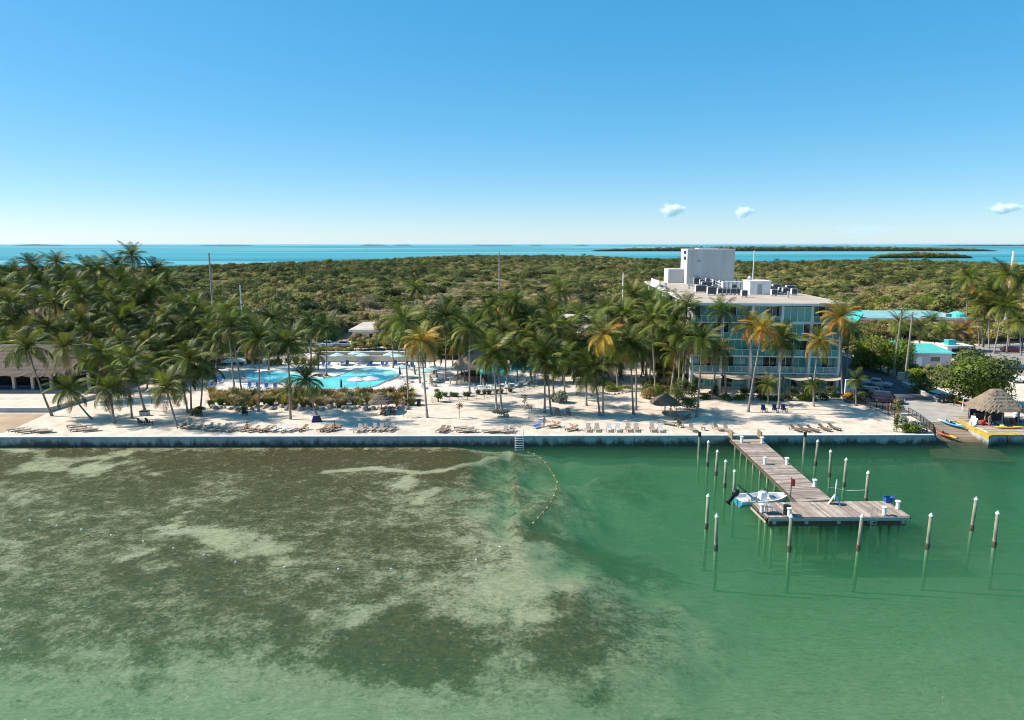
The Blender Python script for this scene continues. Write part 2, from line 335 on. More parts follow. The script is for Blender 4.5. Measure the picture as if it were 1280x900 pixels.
def seabed():
    nx, ny = 420, 170
    xs = np.linspace(-135, 135, nx); ys = np.linspace(-10, 100, ny)
    X, Y = np.meshgrid(xs, ys)
    dep = Y * ct + (CAMZ + 1.5) * st                        # pixel under which each spot of the bed is seen
    px = 640 + F * X / dep; py = 450 - F * (Y * st - (CAMZ + 1.5) * ct) / dep
    px0, py0 = px, py
    sm = lambda e0, e1, v: (lambda t: t * t * (3 - 2 * t))(np.clip((v - e0) / (e1 - e0), 0, 1))
    def fbm(s, seed, o=4):
        rs = np.random.RandomState(seed); r = np.zeros_like(X); amp = 1
        for k in range(o):
            g = rs.rand(64, 64); u = (X * s * 2 ** k + 31.3 * k) % 63; v = (Y * s * 2 ** k + 17.7 * k) % 63
            i, j = u.astype(int), v.astype(int); a, b = u - i, v - j; a = a * a * (3 - 2 * a); b = b * b * (3 - 2 * b)
            i1, j1 = (i + 1) % 64, (j + 1) % 64
            r += amp * (g[i, j] * (1 - a) * (1 - b) + g[i1, j] * a * (1 - b) + g[i, j1] * (1 - a) * b + g[i1, j1] * a * b - .5); amp *= .5
        return r
    nz = fbm(.12, 1); nz2 = fbm(.35, 2)
    bx = np.interp(py, [540, 560, 600, 650, 700, 760, 820, 870, 930], [630, 640, 690, 690, 760, 815, 830, 800, 700]) + nz * 90
    deep = sm(-130, 170, px - bx + nz2 * 70)
    shal = np.interp(py, [540, 560, 600, 700, 800, 870, 930], [.22, .28, .38, .6, 1.1, 2.0, 2.6])
    depth = shal * (1 - deep) + deep * np.interp(py, [540, 580, 650, 800, 930], [3.0, 4.6, 4.8, 3.4, 2.9])
    depth = depth - .5 * sm(1100, 1190, px) * sm(590, 556, py) * 2.2
    depth = np.maximum(depth, .25)
    wl_ = np.array([wallpt(x).y for x in xs])[None, :]
    shore = np.clip(1 - (wl_ - Y) / 2.2, 0, 1); depth = depth * (1 - .55 * shore)
    px = px + nz * 95 + nz2 * 40; py = py + nz2 * 30 + fbm(.2, 9) * 26
    ell = lambda cx, cy, rx, ry: np.clip(1 - ((px - cx) / rx) ** 2 - ((py - cy) / ry) ** 2, 0, 1)
    w = .66 + nz * .48 + nz2 * .35
    w = w + .55 * sm(640, 570, py) * (1 - deep)
    w = w - 1.0 * sm(800, 880, py + nz * 60 - .02 * (px - 400))                     # pale sand near the bottom
    w = w * (1 - .85 * deep) - .45 * deep
    for cx, cy, rx, ry, a in [(465, 808, 95, 42, 1.6), (1130, 605, 190, 62, 1.1), (820, 585, 90, 26, .7), (1240, 575, 80, 30, .9), (240, 722, 80, 36, .6), (230, 830, 60, 26, .7), (70, 820, 120, 50, .5), (760, 690, 90, 26, 1.3), (690, 668, 60, 16, 1.2), (330, 640, 160, 30, .3), (840, 890, 70, 14, .8), (760, 860, 60, 22, .6), (300, 880, 50, 14, .5), (700, 800, 90, 40, .55), (500, 690, 70, 26, .35),
                             (515, 622, 26, 12, -1.2), (560, 640, 60, 10, -.35), (245, 670, 60, 14, -1.2), (190, 702, 40, 20, -.9), (320, 693, 50, 22, -.9), (640, 735, 80, 40, -.75), (90, 588, 90, 14, -1.2), (40, 575, 60, 10, -1.0), (580, 760, 90, 26, -.45), (120, 800, 60, 20, -.6), (60, 640, 70, 10, -.4), (285, 618, 20, 6, -.6), (20, 700, 40, 14, -.4), (440, 775, 40, 20, -.5), (1060, 735, 30, 6, -.4), (610, 690, 60, 18, -.5)]:
        w += a * ell(cx, cy, rx, ry) ** .8
    px = px0; py = py0
    stripe = np.interp(px, [405, 470, 525, 560, 590, 640], [601, 596, 602, 598, 588, 572])
    w -= 2.0 * np.clip(1 - np.abs(py - stripe) / 2.6, 0, 1) * (px > 405) * (px < 642)
    w -= .9 * shore * (1 - deep * .5)
    me = bpy.data.meshes.new('seabed')
    vs = np.stack([X, Y, -depth], -1).reshape(-1, 3)
    i = (np.arange(ny - 1)[:, None] * nx + np.arange(nx - 1)[None, :]).reshape(-1)
    me.from_pydata(vs.tolist(), [], np.stack([i, i + 1, i + nx + 1, i + nx], 1).tolist())
    brown = sm(650, 565, py) * (1 - deep)
    for nm, arr in (('weed', w), ('brown', brown)):
        at = me.attributes.new(nm, 'FLOAT', 'POINT'); at.data.foreach_set('value', arr.reshape(-1).astype(np.float32))
    m = bpy.data.materials.new('seabed'); m.use_nodes = True; nt = m.node_tree; N = nt.nodes; L = nt.links; p = N['Principled BSDF']
    p.inputs['Roughness'].default_value = 1; p.inputs['Specular IOR Level'].default_value = 0
    tc = N.new('ShaderNodeTexCoord'); at = N.new('ShaderNodeAttribute'); at.attribute_name = 'weed'
    def noise(s, d, rg=.6, st_=(1, 1, 1)):
        mp = N.new('ShaderNodeMapping'); mp.inputs['Scale'].default_value = st_; L.new(tc.outputs['Object'], mp.inputs[0])
        n = N.new('ShaderNodeTexNoise'); n.inputs['Scale'].default_value = s; n.inputs['Detail'].default_value = d; n.inputs['Roughness'].default_value = rg; L.new(mp.outputs[0], n.inputs[0]); return n.outputs[0]
    a = noise(.6, 10, .75, (1, 1.25, 1)); c = noise(3.4, 5, .75)
    def math_(op, x, y):
        n = N.new('ShaderNodeMath'); n.operation = op
        for k, v in ((0, x), (1, y)):
            if isinstance(v, (int, float)): n.inputs[k].default_value = v
            else: L.new(v, n.inputs[k])
        return n.outputs[0]
    s = math_('ADD', at.outputs['Fac'], math_('MULTIPLY', math_('SUBTRACT', a, .5), 3.6))
    s = math_('ADD', s, math_('MULTIPLY', math_('SUBTRACT', c, .5), 2.3))
    mr = N.new('ShaderNodeMapRange'); mr.interpolation_type = 'SMOOTHSTEP'; mr.inputs[1].default_value = -.25; mr.inputs[2].default_value = 1.0; L.new(s, mr.inputs[0])
    wc = N.new('ShaderNodeMix'); wc.data_type = 'RGBA'; wc.inputs[6].default_value = (.040, .030, .016, 1); wc.inputs[7].default_value = (.19, .115, .045, 1); wr = N.new('ShaderNodeMapRange'); wr.inputs[1].default_value = .32; wr.inputs[2].default_value = .68; L.new(noise(1.6, 8, .75), wr.inputs[0]); L.new(wr.outputs[0], wc.inputs[0])
    ab = N.new('ShaderNodeAttribute'); ab.attribute_name = 'brown'
    wb2 = N.new('ShaderNodeMix'); wb2.data_type = 'RGBA'; L.new(ab.outputs['Fac'], wb2.inputs[0]); L.new(wc.outputs[2], wb2.inputs[6]); wb2.inputs[7].default_value = (.105, .050, .016, 1)   # brown algae mat along the wall
    sc = N.new('ShaderNodeMix'); sc.data_type = 'RGBA'; sc.inputs[6].default_value = (.40, .34, .19, 1); sc.inputs[7].default_value = (.72, .62, .40, 1); L.new(noise(.3, 6, .65), sc.inputs[0])
    mx = N.new('ShaderNodeMix'); mx.data_type = 'RGBA'; L.new(mr.outputs[0], mx.inputs[0]); L.new(sc.outputs[2], mx.inputs[6]); L.new(wb2.outputs[2], mx.inputs[7])
    fl = N.new('ShaderNodeMapRange'); fl.inputs[1].default_value = .60; fl.inputs[2].default_value = .72; L.new(noise(2.1, 3, .6, (1, 1.3, 1)), fl.inputs[0])
    fx = N.new('ShaderNodeMix'); fx.data_type = 'RGBA'; L.new(math_('MULTIPLY', fl.outputs[0], .55), fx.inputs[0]); L.new(mx.outputs[2], fx.inputs[6]); fx.inputs[7].default_value = (.50, .43, .27, 1)   # pale shell and sand holes
    L.new(fx.outputs[2], p.inputs['Base Color'])
    me.materials.append(m); me.polygons.foreach_set('use_smooth', [True] * len(me.polygons))
    tag(O('seabed', me), kind='structure')
seabed()

# ---- open sea beyond the forest
def sea_mat():
    m = M('open_sea', (.02, .32, .40), .35, 0, spec=.25); nt = m.node_tree; N = nt.nodes; L = nt.links; p = N['Principled BSDF']
    tc = N.new('ShaderNodeTexCoord'); sp = N.new('ShaderNodeSeparateXYZ'); L.new(tc.outputs['Object'], sp.inputs[0])
    lg = N.new('ShaderNodeMath'); lg.operation = 'LOGARITHM'; lg.inputs[1].default_value = 2.718; L.new(sp.outputs[1], lg.inputs[0])
    dv = N.new('ShaderNodeMath'); dv.operation = 'DIVIDE'; L.new(sp.outputs[0], dv.inputs[0]); dv.inputs[1].default_value = 2200
    cb = N.new('ShaderNodeCombineXYZ'); L.new(dv.outputs[0], cb.inputs[0]); m8 = N.new('ShaderNodeMath'); m8.operation = 'MULTIPLY'; m8.inputs[1].default_value = 5.0; L.new(lg.outputs[0], m8.inputs[0]); L.new(m8.outputs[0], cb.inputs[1])
    nz = N.new('ShaderNodeTexNoise'); nz.inputs['Scale'].default_value = 1.0; nz.inputs['Detail'].default_value = 5; nz.inputs['Distortion'].default_value = .5; L.new(cb.outputs[0], nz.inputs[0])
    cr = N.new('ShaderNodeValToRGB'); e = cr.color_ramp.elements
    e[0].position = .32; e[0].color = (.004, .14, .165, 1); e[1].position = .68; e[1].color = (.22, .46, .44, 1)
    k = e.new(.48); k.color = (.018, .26, .275, 1)
    L.new(nz.outputs[0], cr.inputs[0]); L.new(cr.outputs[0], p.inputs['Base Color'])
    n2 = N.new('ShaderNodeTexNoise'); n2.inputs['Scale'].default_value = .35; n2.inputs['Detail'].default_value = 3; L.new(tc.outputs['Object'], n2.inputs[0])
    b = N.new('ShaderNodeBump'); b.inputs['Strength'].default_value = .6; b.inputs['Distance'].default_value = .4; L.new(n2.outputs[0], b.inputs['Height']); L.new(b.outputs[0], p.inputs['Normal'])
    return m
tag(MB().sheet([(-60000, 420), (60000, 420), (60000, 70000), (-60000, 70000)], -.02).build('sea', sea_mat()), kind='structure')
# ================================================================== foliage makers
def leafcloud(n, R_, size, lobes=7, flat=.75, seed=0, bottom=-.35):
    rs = random.Random(seed); mb = MB(); L = []
    for k in range(lobes):
        a = rs.uniform(0, 6.283); q = rs.uniform(.15, .62)
        L.append((q * math.cos(a) * R_[0], q * math.sin(a) * R_[1], rs.uniform(bottom, .55) * R_[2], rs.uniform(.32, .55)))
    for i in range(n):
        c = L[i % lobes]
        d = Vector((rs.gauss(0, 1), rs.gauss(0, 1), rs.gauss(0, 1))).normalized()
        if d.z < -.5: d.z *= -.6
        rr = c[3] * (rs.uniform(.55, 1.12))
        p = Vector((c[0] + d.x * rr * R_[0], c[1] + d.y * rr * R_[1], c[2] + d.z * rr * R_[2] * flat))
        nrm = (d + Vector((rs.uniform(-.8, .8), rs.uniform(-.8, .8), rs.uniform(-.3, .9)))).normalized()
        u = nrm.orthogonal().normalized(); w = nrm.cross(u); an = rs.uniform(0, 6.28)
        u, w = u * math.cos(an) + w * math.sin(an), w * math.cos(an) - u * math.sin(an)
        s = size * rs.uniform(.6, 1.3)
        mb.add([p - u * s * .5, p + w * s * .32 + nrm * s * .08, p + u * s * .6, p - w * s * .32 + nrm * s * .08], [(0, 1, 2, 3)])
    return mb
def limbs(h, r, seed, n=5, zr=(.45, .9)):
    rs = random.Random(seed); mb = MB()
    top = Vector((rs.uniform(-.2, .2), rs.uniform(-.2, .2), h))
    mb.tube([(0, 0, -.1), (rs.uniform(-.1, .1), rs.uniform(-.1, .1), h * .4), top * .8], [r, r * .75, r * .35], 6)
    for k in range(n):
        a = rs.uniform(0, 6.28); z = h * rs.uniform(.25, .55); l = h * rs.uniform(.3, .5)
        mb.tube([(0, 0, z), (math.cos(a) * l * .5, math.sin(a) * l * .5, z + l * .45), (math.cos(a) * l, math.sin(a) * l, z + l * .75)], [r * .5, r * .3, r * .1], 4)
    return mb

# ---- mangrove and scrub forest: one mass, instanced from a few trees
PROT = bpy.data.collections.new('forest_prototypes')
def prot(name, seed, R_, n, size, m, trunk=None, h=4):
    a = leafcloud(n, R_, size, 9, .8, seed); off = h
    vs = [(v[0], v[1], v[2] + off) for v in a.v]
    b = MB(); b.add(vs, a.f, 0)
    t = limbs(h, .16, seed + 50, 5); b.add(t.v, t.f, 1)
    o = bpy.data.objects.new(name, b.mesh(name, [m, trunk or mat['grey_bark']])); PROT.objects.link(o); return o
prot('a0', 1, (3.0, 3.0, 3.0), 1000, .55, mat['f_green'], h=4.0)
prot('a1', 2, (3.4, 3.2, 2.6), 1000, .55, mat['f_dark'], h=3.8)
prot('a2', 3, (2.8, 2.8, 3.2), 900, .55, mat['f_olive'], h=4.2)
prot('a3', 4, (3.0, 2.8, 2.4), 620, .46, mat['f_brown'], h=3.6)
prot('a4', 5, (3.2, 3.2, 2.8), 900, .55, mat['f_sage'], h=3.8)
prot('a5', 6, (2.6, 2.6, 3.4), 260, .50, mat['f_dark'], h=5.0)
def scatter(name, pts, rots, scl, idx, label, cat):
    me = bpy.data.meshes.new(name); me.from_pydata([tuple(p) for p in pts], [], [])
    n = len(pts)
    at = me.attributes.new('rz', 'FLOAT', 'POINT'); at.data.foreach_set('value', np.array(rots, dtype=np.float32))
    at = me.attributes.new('scl', 'FLOAT_VECTOR', 'POINT'); at.data.foreach_set('vector', np.array(scl, dtype=np.float32).reshape(-1))
    at = me.attributes.new('idx', 'INT', 'POINT'); at.data.foreach_set('value', np.array(idx, dtype=np.int32))
    o = O(name, me); g = bpy.data.node_groups.new(name, 'GeometryNodeTree')
    g.interface.new_socket('Geometry', in_out='INPUT', socket_type='NodeSocketGeometry'); g.interface.new_socket('Geometry', in_out='OUTPUT', socket_type='NodeSocketGeometry')
    N = g.nodes; L = g.links
    gi = N.new('NodeGroupInput'); go = N.new('NodeGroupOutput'); ip = N.new('GeometryNodeInstanceOnPoints'); ci = N.new('GeometryNodeCollectionInfo')
    ci.inputs['Collection'].default_value = PROT; ci.inputs['Separate Children'].default_value = True; ci.inputs['Reset Children'].default_value = True
    def na(nm, ty):
        a = N.new('GeometryNodeInputNamedAttribute'); a.data_type = ty; a.inputs['Name'].default_value = nm; return a.outputs[0]
    L.new(gi.outputs[0], ip.inputs['Points']); L.new(ci.outputs[0], ip.inputs['Instance']); ip.inputs['Pick Instance'].default_value = True
    L.new(na('idx', 'INT'), ip.inputs['Instance Index']); L.new(na('scl', 'FLOAT_VECTOR'), ip.inputs['Scale'])
    cx = N.new('ShaderNodeCombineXYZ'); L.new(na('rz', 'FLOAT'), cx.inputs[2]); L.new(cx.outputs[0], ip.inputs['Rotation'])
    L.new(ip.outputs[0], go.inputs[0])
    md = o.modifiers.new('scatter', 'NODES'); md.node_group = g
    return tag(o, label, cat, kind='stuff')
BUILDINGS = [(8, 34, 158, 182), (30, 66, 118, 196), (98, 142, 200, 236), (-47, -32, 182, 208), (84, 100, 140, 162)]
def vn(x, y, s, seed):                                   # cheap smooth value noise
    h = lambda i, j: (math.sin(i * 127.1 + j * 311.7 + seed * 74.7) * 43758.5453) % 1.0
    x *= s; y *= s; i, j = math.floor(x), math.floor(y); a, b = x - i, y - j; a = a * a * (3 - 2 * a); b = b * b * (3 - 2 * b)
    return h(i, j) * (1 - a) * (1 - b) + h(i + 1, j) * a * (1 - b) + h(i, j + 1) * (1 - a) * b + h(i + 1, j + 1) * a * b
pts, rots, scl, idx = [], [], [], []
rs = random.Random(11)
Y = 206.0
while Y < 1350:
    step = 4.1 if Y < 420 else 4.1 + (Y - 420) * .006
    half = Y * .80 + 20; X = -half
    while X < half:
        x = X + rs.uniform(-.45, .45) * step; y = Y + rs.uniform(-.45, .45) * step
        X += step
        e = forest_end(x, y)
        if y > e or any(b[0] - 3 < x < b[1] + 3 and b[2] - 3 < y < b[3] + 3 for b in BUILDINGS): continue
        t = (y - 206) / max(60, e - 206)
        n = vn(x * .6, y, .016, 1) * .65 + vn(x, y, .05, 2) * .35
        v = t * .9 + (n - .5) * .8
        mm = vn(x * .55, y, .021, 7) * .55 + vn(x, y, .055, 8) * .3 + rs.random() * .15
        pick = lambda lst: lst[min(len(lst) - 1, max(0, int((mm - .15) / .7 * len(lst))))]
        if t > .90: k, h = rs.choice([0, 1, 1, 2]), rs.uniform(.65, 1.0)
        elif v > .50: k, h = pick([1, 1, 0, 5, 2, 0, 1]), rs.uniform(.7, 1.2)
        elif v > .24: k, h = pick([0, 2, 1, 4, 3, 2, 0]), rs.uniform(.55, 1.0)
        elif v > -.06: k, h = pick([0, 2, 3, 3, 2, 3, 1]), rs.uniform(.35, .8)
        else: k, h = pick([1, 0, 2, 4, 0, 3]), rs.uniform(.6, .95)
        big = rs.random() < .07 and t < .8
        if big: h *= 1.5; k = rs.choice([0, 1, 1, 5])
        sc_ = (.75 + .5 * vn(x, y, .07, 5) + .55 * (step / 4.1 - 1) + rs.uniform(-.1, .25))
        if big: sc_ *= 1.5
        pts.append((x, y, Z0 - .2)); rots.append(rs.uniform(0, 6.28)); scl.append((sc_ * rs.uniform(.9, 1.2), sc_ * rs.uniform(.9, 1.2), h)); idx.append(k)
    Y += step * .9
NF = len(pts)
scatter('mangrove_forest', pts, rots, scl, idx, 'wide mangrove and scrub forest stretching from the resort to the open sea', 'forest')
# ---- understorey among the palms
def inpoly(x, y, P):
    c = False; j = len(P) - 1
    for i in range(len(P)):
        if (P[i][1] > y) != (P[j][1] > y) and x < (P[j][0] - P[i][0]) * (y - P[i][1]) / (P[j][1] - P[i][1]) + P[i][0]: c = not c
        j = i
    return c
pts, rots, scl, idx = [], [], [], []
def fill(poly, n, hs=(.3, .6), ks=(0, 1, 2, 1, 4), ws=(.35, .7)):
    P = PX(poly); x0, x1 = min(p[0] for p in P), max(p[0] for p in P); y0, y1 = min(p[1] for p in P), max(p[1] for p in P); c = 0; tries = 0
    while c < n and tries < n * 30:
        tries += 1; x, y = rs.uniform(x0, x1), rs.uniform(y0, y1)
        if not inpoly(x, y, P) or any(b[0] - 2 < x < b[1] + 2 and b[2] - 2 < y < b[3] + 2 for b in BUILDINGS): continue
        w = rs.uniform(*ws); pts.append((x, y, Z0 - .3)); rots.append(rs.uniform(0, 6.28)); scl.append((w, w, rs.uniform(*hs))); idx.append(rs.choice(ks)); c += 1
fill([(-60, 468), (110, 468), (120, 470), (185, 472), (240, 472), (262, 462), (300, 446), (395, 438), (395, 413), (-60, 413)], 520, (.4, .9), ws=(.45, .85))
fill([(395, 426), (560, 426), (560, 412), (395, 405), (395, 405)], 230, (.35, .75), (0, 2, 4, 2, 1), (.4, .8))
fill([(442, 438), (560, 440), (560, 426), (442, 426)], 150, (.25, .5), (0, 2, 4, 1), (.35, .65))
fill([(395, 441), (442, 440), (442, 437), (395, 437)], 40, (.12, .22), (0, 2, 4), (.25, .4))
fill([(395, 428), (442, 428), (442, 418), (395, 418)], 60, (.2, .45), (0, 2, 4, 1), (.35, .6))
fill([(520, 448), (560, 450), (640, 449), (700, 452), (690, 430), (560, 436), (520, 440)], 230, (.35, .75), (0, 1, 2, 4, 1), (.4, .75))
fill([(560, 436), (690, 430), (690, 405), (560, 405)], 320, (.4, .9), (0, 1, 2, 4, 2), (.5, .9))
fill([(690, 446), (838, 446), (838, 451), (690, 453)], 70, (.22, .45), (0, 4, 2, 1), (.35, .6))
fill([(1048, 440), (1078, 450), (1072, 430), (1200, 418), (1200, 411), (1030, 411)], 260, (.35, .75), (4, 0, 2, 1), (.5, .9))
fill([(1136, 425), (1200, 430), (1215, 418), (1120, 417)], 110, (.35, .65), (4, 0, 2, 1), (.4, .8))
fill([(1180, 470), (1205, 452), (1212, 440), (1185, 440)], 60, (.3, .5), (4, 0, 1), (.4, .7))
fill([(1140, 474), (1180, 487), (1198, 470), (1192, 452), (1184, 452), (1180, 462), (1146, 462)], 80, (.15, .38), (4, 0, 2, 1), (.3, .55))
fill([(1215, 430), (1290, 428), (1290, 415), (1215, 417)], 150, (.3, .65), (4, 0, 2, 1), (.45, .8))
scatter('undergrowth', pts, rots, scl, idx, 'dense low undergrowth of shrubs filling the ground beneath the palms', 'undergrowth')

# ---- islands on the horizon
def island(name, px0, px1, pyw, h, seed, ntree, tscale, depth=.12):
    a, b = G(px0, pyw, 0), G(px1, pyw, 0); w = b.x - a.x; d = w * depth; n = 60; rg = random.Random(seed)
    mb = MB(); near, far_, topn = [], [], []
    for i in range(n + 1):
        t = i / n; e = math.sin(math.pi * t) ** .35; x = a.x + w * t
        near.append(Vector((x, a.y + d * (.25 * (1 - e)) + rg.uniform(0, d * .04), -.1))); far_.append(Vector((x, a.y + d * (.3 + .7 * e), -.1)))
        topn.append(Vector((x, a.y + d * .12, h * .35 * e * rg.uniform(.8, 1.1))))
    vs = near + topn + far_; m_ = n + 1
    mb.add(vs, [(i, i + 1, m_ + i + 1, m_ + i) for i in range(n)] + [(m_ + i, m_ + i + 1, 2 * m_ + i + 1, 2 * m_ + i) for i in range(n)])
    tag(mb.build(name, mat['leaf_dark']), kind='structure')
    P, Rr, S, I = [], [], [], []
    for k in range(ntree):
        t = rg.random(); e = math.sin(math.pi * t) ** .35; x = a.x + w * t
        P.append((x, a.y + d * (.25 * (1 - e)) + rg.uniform(0, d * .35) * e, -.5)); Rr.append(rg.uniform(0, 6.28)); s = tscale * rg.uniform(.8, 1.3)
        S.append((s * 1.3, s * 1.3, s * h / 8 * e * .9 / tscale * rg.uniform(.75, 1.05))); I.append(rg.choice([0, 1, 1, 2]))
    return P, Rr, S, I
r1 = island('island', 742, 1252, 314.2, 22, 1, 1900, 2.6, .10)
scatter('island_trees', *r1, 'long dark line of mangrove trees on the low island out at sea', 'trees')
r2 = island('islet', 1093, 1217, 322.8, 13, 2, 520, 1.5, .25)
scatter('islet_trees', *r2, 'mangrove trees on the small islet in front of the long island', 'trees')
r3 = island('far_island', 1170, 1420, 307.6, 22, 5, 500, 6, .05)
scatter('far_island_trees', *r3, 'faint trees of the farthest island at the right end of the horizon', 'trees')
for k, (p0, p1, hh) in enumerate([(18, 78, 26), (250, 318, 15), (452, 482, 24), (494, 514, 20), (590, 640, 14), (664, 676, 16), (720, 735, 15)]):
    rr = island('horizon_islet', p0, p1, 306.9, hh, 10 + k, 90, 9, .05)
    scatter('horizon_islet_trees', *rr, ['blue faint islet trees on the horizon, %s' % s for s in ('beyond the palm grove', 'beyond the tall concrete mast', 'by the white motorboat', 'just past the motorboat islet', 'beyond the lattice mast', 'a short dark dash past the lattice mast', 'a short dash near the long island')][k], 'trees')
# ================================================================== palms
def frond_mesh(name, m, droop, n=20, seed=0, hang=.55):
    rs = random.Random(seed); mb = MB(); pts = []; ang = 0; p = Vector((0, 0, 0)); ds = 1 / n
    for i in range(n + 1):
        pts.append(p.copy()); t = i / n; a = -droop * (t ** 1.5); p = p + Vector((math.cos(a), 0, math.sin(a))) * ds
    mb.tube([pts[0], pts[n // 2], pts[n]], [.016, .010, .003], 3, False)
    for i in range(2, n + 1):
        t = i / n; ln = .37 * (math.sin(math.pi * min(1, t * .82 + .16)) ** .7) * rs.uniform(.85, 1.1); tan = (pts[i] - pts[i - 1]).normalized(); up = Vector((-tan.z, 0, tan.x))
        for s in (-1, 1):
            hg = hang + rs.uniform(-.15, .15)
            d = (tan * .62 + Vector((0, s, 0)) * .75 - up * hg * .5).normalized()
            d2 = (d - Vector((0, 0, hg * .9))).normalized(); b = pts[i]
            q1 = b + d * ln * .5; q2 = q1 + d2 * ln * .5; wv = tan * .013
            mb.add([b - wv, b + wv, q1 + wv * 1.05, q1 - wv * .8, q2], [(0, 1, 2, 3), (3, 2, 4)])
    return mb.mesh(name, m)
FR = {}
for ck in ('frond_green', 'frond_dark', 'frond_olive', 'frond_yellow', 'frond_brown'):
    for vi, (dr, hg) in enumerate(((.7, .25), (1.25, .5), (1.7, .8), (1.1, 1.2))):
        FR[ck, vi] = frond_mesh('frond', mat[ck], dr, 20, vi, hg)
def palm(base, crown, label, group=None, style='green', nf=20, size=3.5, name='coconut_palm', boots=False, seed=None):
    rs = random.Random(seed if seed is not None else hash((round(base[0], 2), round(base[1], 2))) & 0xffff)
    t = T(name, label, 'palm tree', base, 0, group); c = Vector(crown) - Vector(base); h = c.z
    mid = Vector((c.x * .55, c.y * .55, h * .42)) if rs.random() < .6 else Vector((c.x * .38, c.y * .38, h * .45))
    pts = []; k = 7
    for i in range(k + 1):
        u = i / k; pts.append(mid * 2 * u * (1 - u) + c * u * u if True else c * u)
    r0 = .145 + rs.uniform(0, .04)
    MB().tube([Vector((0, 0, -.25))] + pts, [r0 * 1.7, r0 * 1.45] + [r0 * (1 - .45 * i / k) for i in range(1, k + 1)], 7).build('trunk', mat['trunk'], t, smooth=True)
    pal = {'green': ['frond_green'] * 5 + ['frond_dark'] * 4 + ['frond_olive'] * 2, 'dark': ['frond_dark'] * 6 + ['frond_green'] * 3 + ['frond_olive'],
           'olive': ['frond_olive'] * 3 + ['frond_green'] * 5 + ['frond_dark'] * 2, 'yellow': ['frond_yellow'] * 6 + ['frond_olive'] * 4, 'bright': ['frond_olive'] * 6 + ['frond_green'] * 5, 'brown': ['frond_brown'] * 5 + ['frond_yellow'] * 2 + ['frond_olive'] * 2}[style]
    a0 = rs.uniform(0, 6.28); wind = rs.uniform(-.15, .15)
    nf = int(nf * 1.5)
    for i in range(nf):
        u = (i + rs.uniform(-.3, .3)) / nf; az = a0 + i * 2.39996 + rs.uniform(-.25, .25)
        el = R(78 - 112 * u + rs.uniform(-9, 9)); vi = 0 if u < .2 else (1 if u < .55 else 2)
        ck = rs.choice(pal)
        if style == 'yellow' and u < .18: ck = 'frond_olive'
        if style != 'yellow' and u > .86 and rs.random() < .35: ck = rs.choice(['frond_yellow', 'frond_brown', 'frond_olive'])
        if u > .95 and rs.random() < .6: el = R(rs.uniform(-78, -55)); ck = 'frond_brown'; vi = 3
        f = O('frond', FR[ck, vi], t, c + Vector((0, 0, -.12 * u))); L = size * 1.25 * rs.uniform(.8, 1.15) * (.8 if u < .12 else 1)
        f.rotation_euler = (rs.uniform(-.35, .35), -el, az); f.scale = (L, L, L)
    return t
def palm_px(cx, cy, bx, by, label, group=None, **k):       # crown and foot both seen
    b = G(bx, by); return palm(b, AT(cx, cy, b.y + rnd(-.6, .6)), label, group, **k)
def palm_y(cx, cy, Y, label, group=None, lean=1.0, **k):   # foot hidden: distance from the row it stands in
    c = AT(cx, cy, Y); return palm((c.x + rnd(-lean, lean), Y + rnd(-lean, lean), Z0), c, label, group, **k)

# --- palms standing in the open, each with its own look
palm_px(34, 434, 65, 520, 'tall coconut palm leaning far over the thatched pavilion from the inlet corner', size=3.3, style='green')
palm_px(86, 487, 115, 524, 'short leaning coconut palm beside the flat stacked loungers', size=2.9, style='olive')
palm_px(137, 486, 143, 529, 'short spreading coconut palm with trailing fronds near the loungers by the inlet', size=3.1)
palm_px(80, 434, 96, 500, 'coconut palm leaning across the end of the thatched pavilion roof', size=3.2, style='olive')
palm_px(127, 442, 117, 497, 'coconut palm leaning away from the thatched pavilion', size=3.2)
palm_px(165, 448, 181, 513, 'coconut palm with curved trunk above the grey box on the sand', size=3.2)
palm_px(160, 463, 165, 523, 'coconut palm with pale upright trunk behind the two black chairs', size=2.8, style='dark')
palm_px(208, 484, 222, 534, 'low leaning coconut palm at the seawall beside three upright loungers', size=3.0, style='olive')
palm_px(227, 471, 235, 516, 'short coconut palm behind the leaning palm at the seawall', size=2.8, style='olive')
palm_px(237, 450, 239, 520, 'coconut palm rising out of the dark round bush on the sand', size=3.3)
palm_px(254, 459, 250, 516, 'dark coconut palm at the right side of the dark round bush', size=3.0, style='dark')
palm_px(284, 388, 293, 487, 'very tall slender coconut palm at the end of the pool', size=3.3, nf=18)
palm_px(289, 408, 303, 496, 'tall slender coconut palm crossing its neighbour at the end of the pool', size=3.2, style='dark')
palm_px(324, 424, 323, 515, 'straight coconut palm with a dark heavy crown in front of the pool', size=3.5, style='dark', nf=24)
palm_px(360, 430, 363, 524, 'straight dark coconut palm in front of the narrow part of the pool', size=3.3, style='dark', nf=24)
palm_px(382, 474, 399, 526, 'short coconut palm leaning sharply over a blue cushion block', size=3.1, style='green')
palm_px(361, 489, 366, 512, 'small coconut palm in the grasses below the pool', size=2.2, style='olive', nf=14)
palm_px(388, 405, 389, 463, 'coconut palm behind the pool with a full green crown', size=3.3)
palm_px(408, 409, 408, 470, 'coconut palm with dark crown behind the pool bend', size=3.4, style='dark')
palm_px(398, 444, 398, 462, 'small bright yellow green palm behind the pool', size=2.0, style='bright', nf=14)
palm_px(504, 401, 511, 505, 'very tall coconut palm behind the small thatched parasol', size=3.5, style='olive')
palm_px(526, 426, 534, 522, 'slim coconut palm with golden yellow crown alone on the sand', size=3.0, style='yellow')
palm_px(521, 416, 525, 479, 'coconut palm close behind the golden crowned palm', size=2.9, style='olive')
palm_px(557, 396, 557, 476, 'tall straight coconut palm beside the pointed thatched bar', size=3.4, style='dark', nf=23)
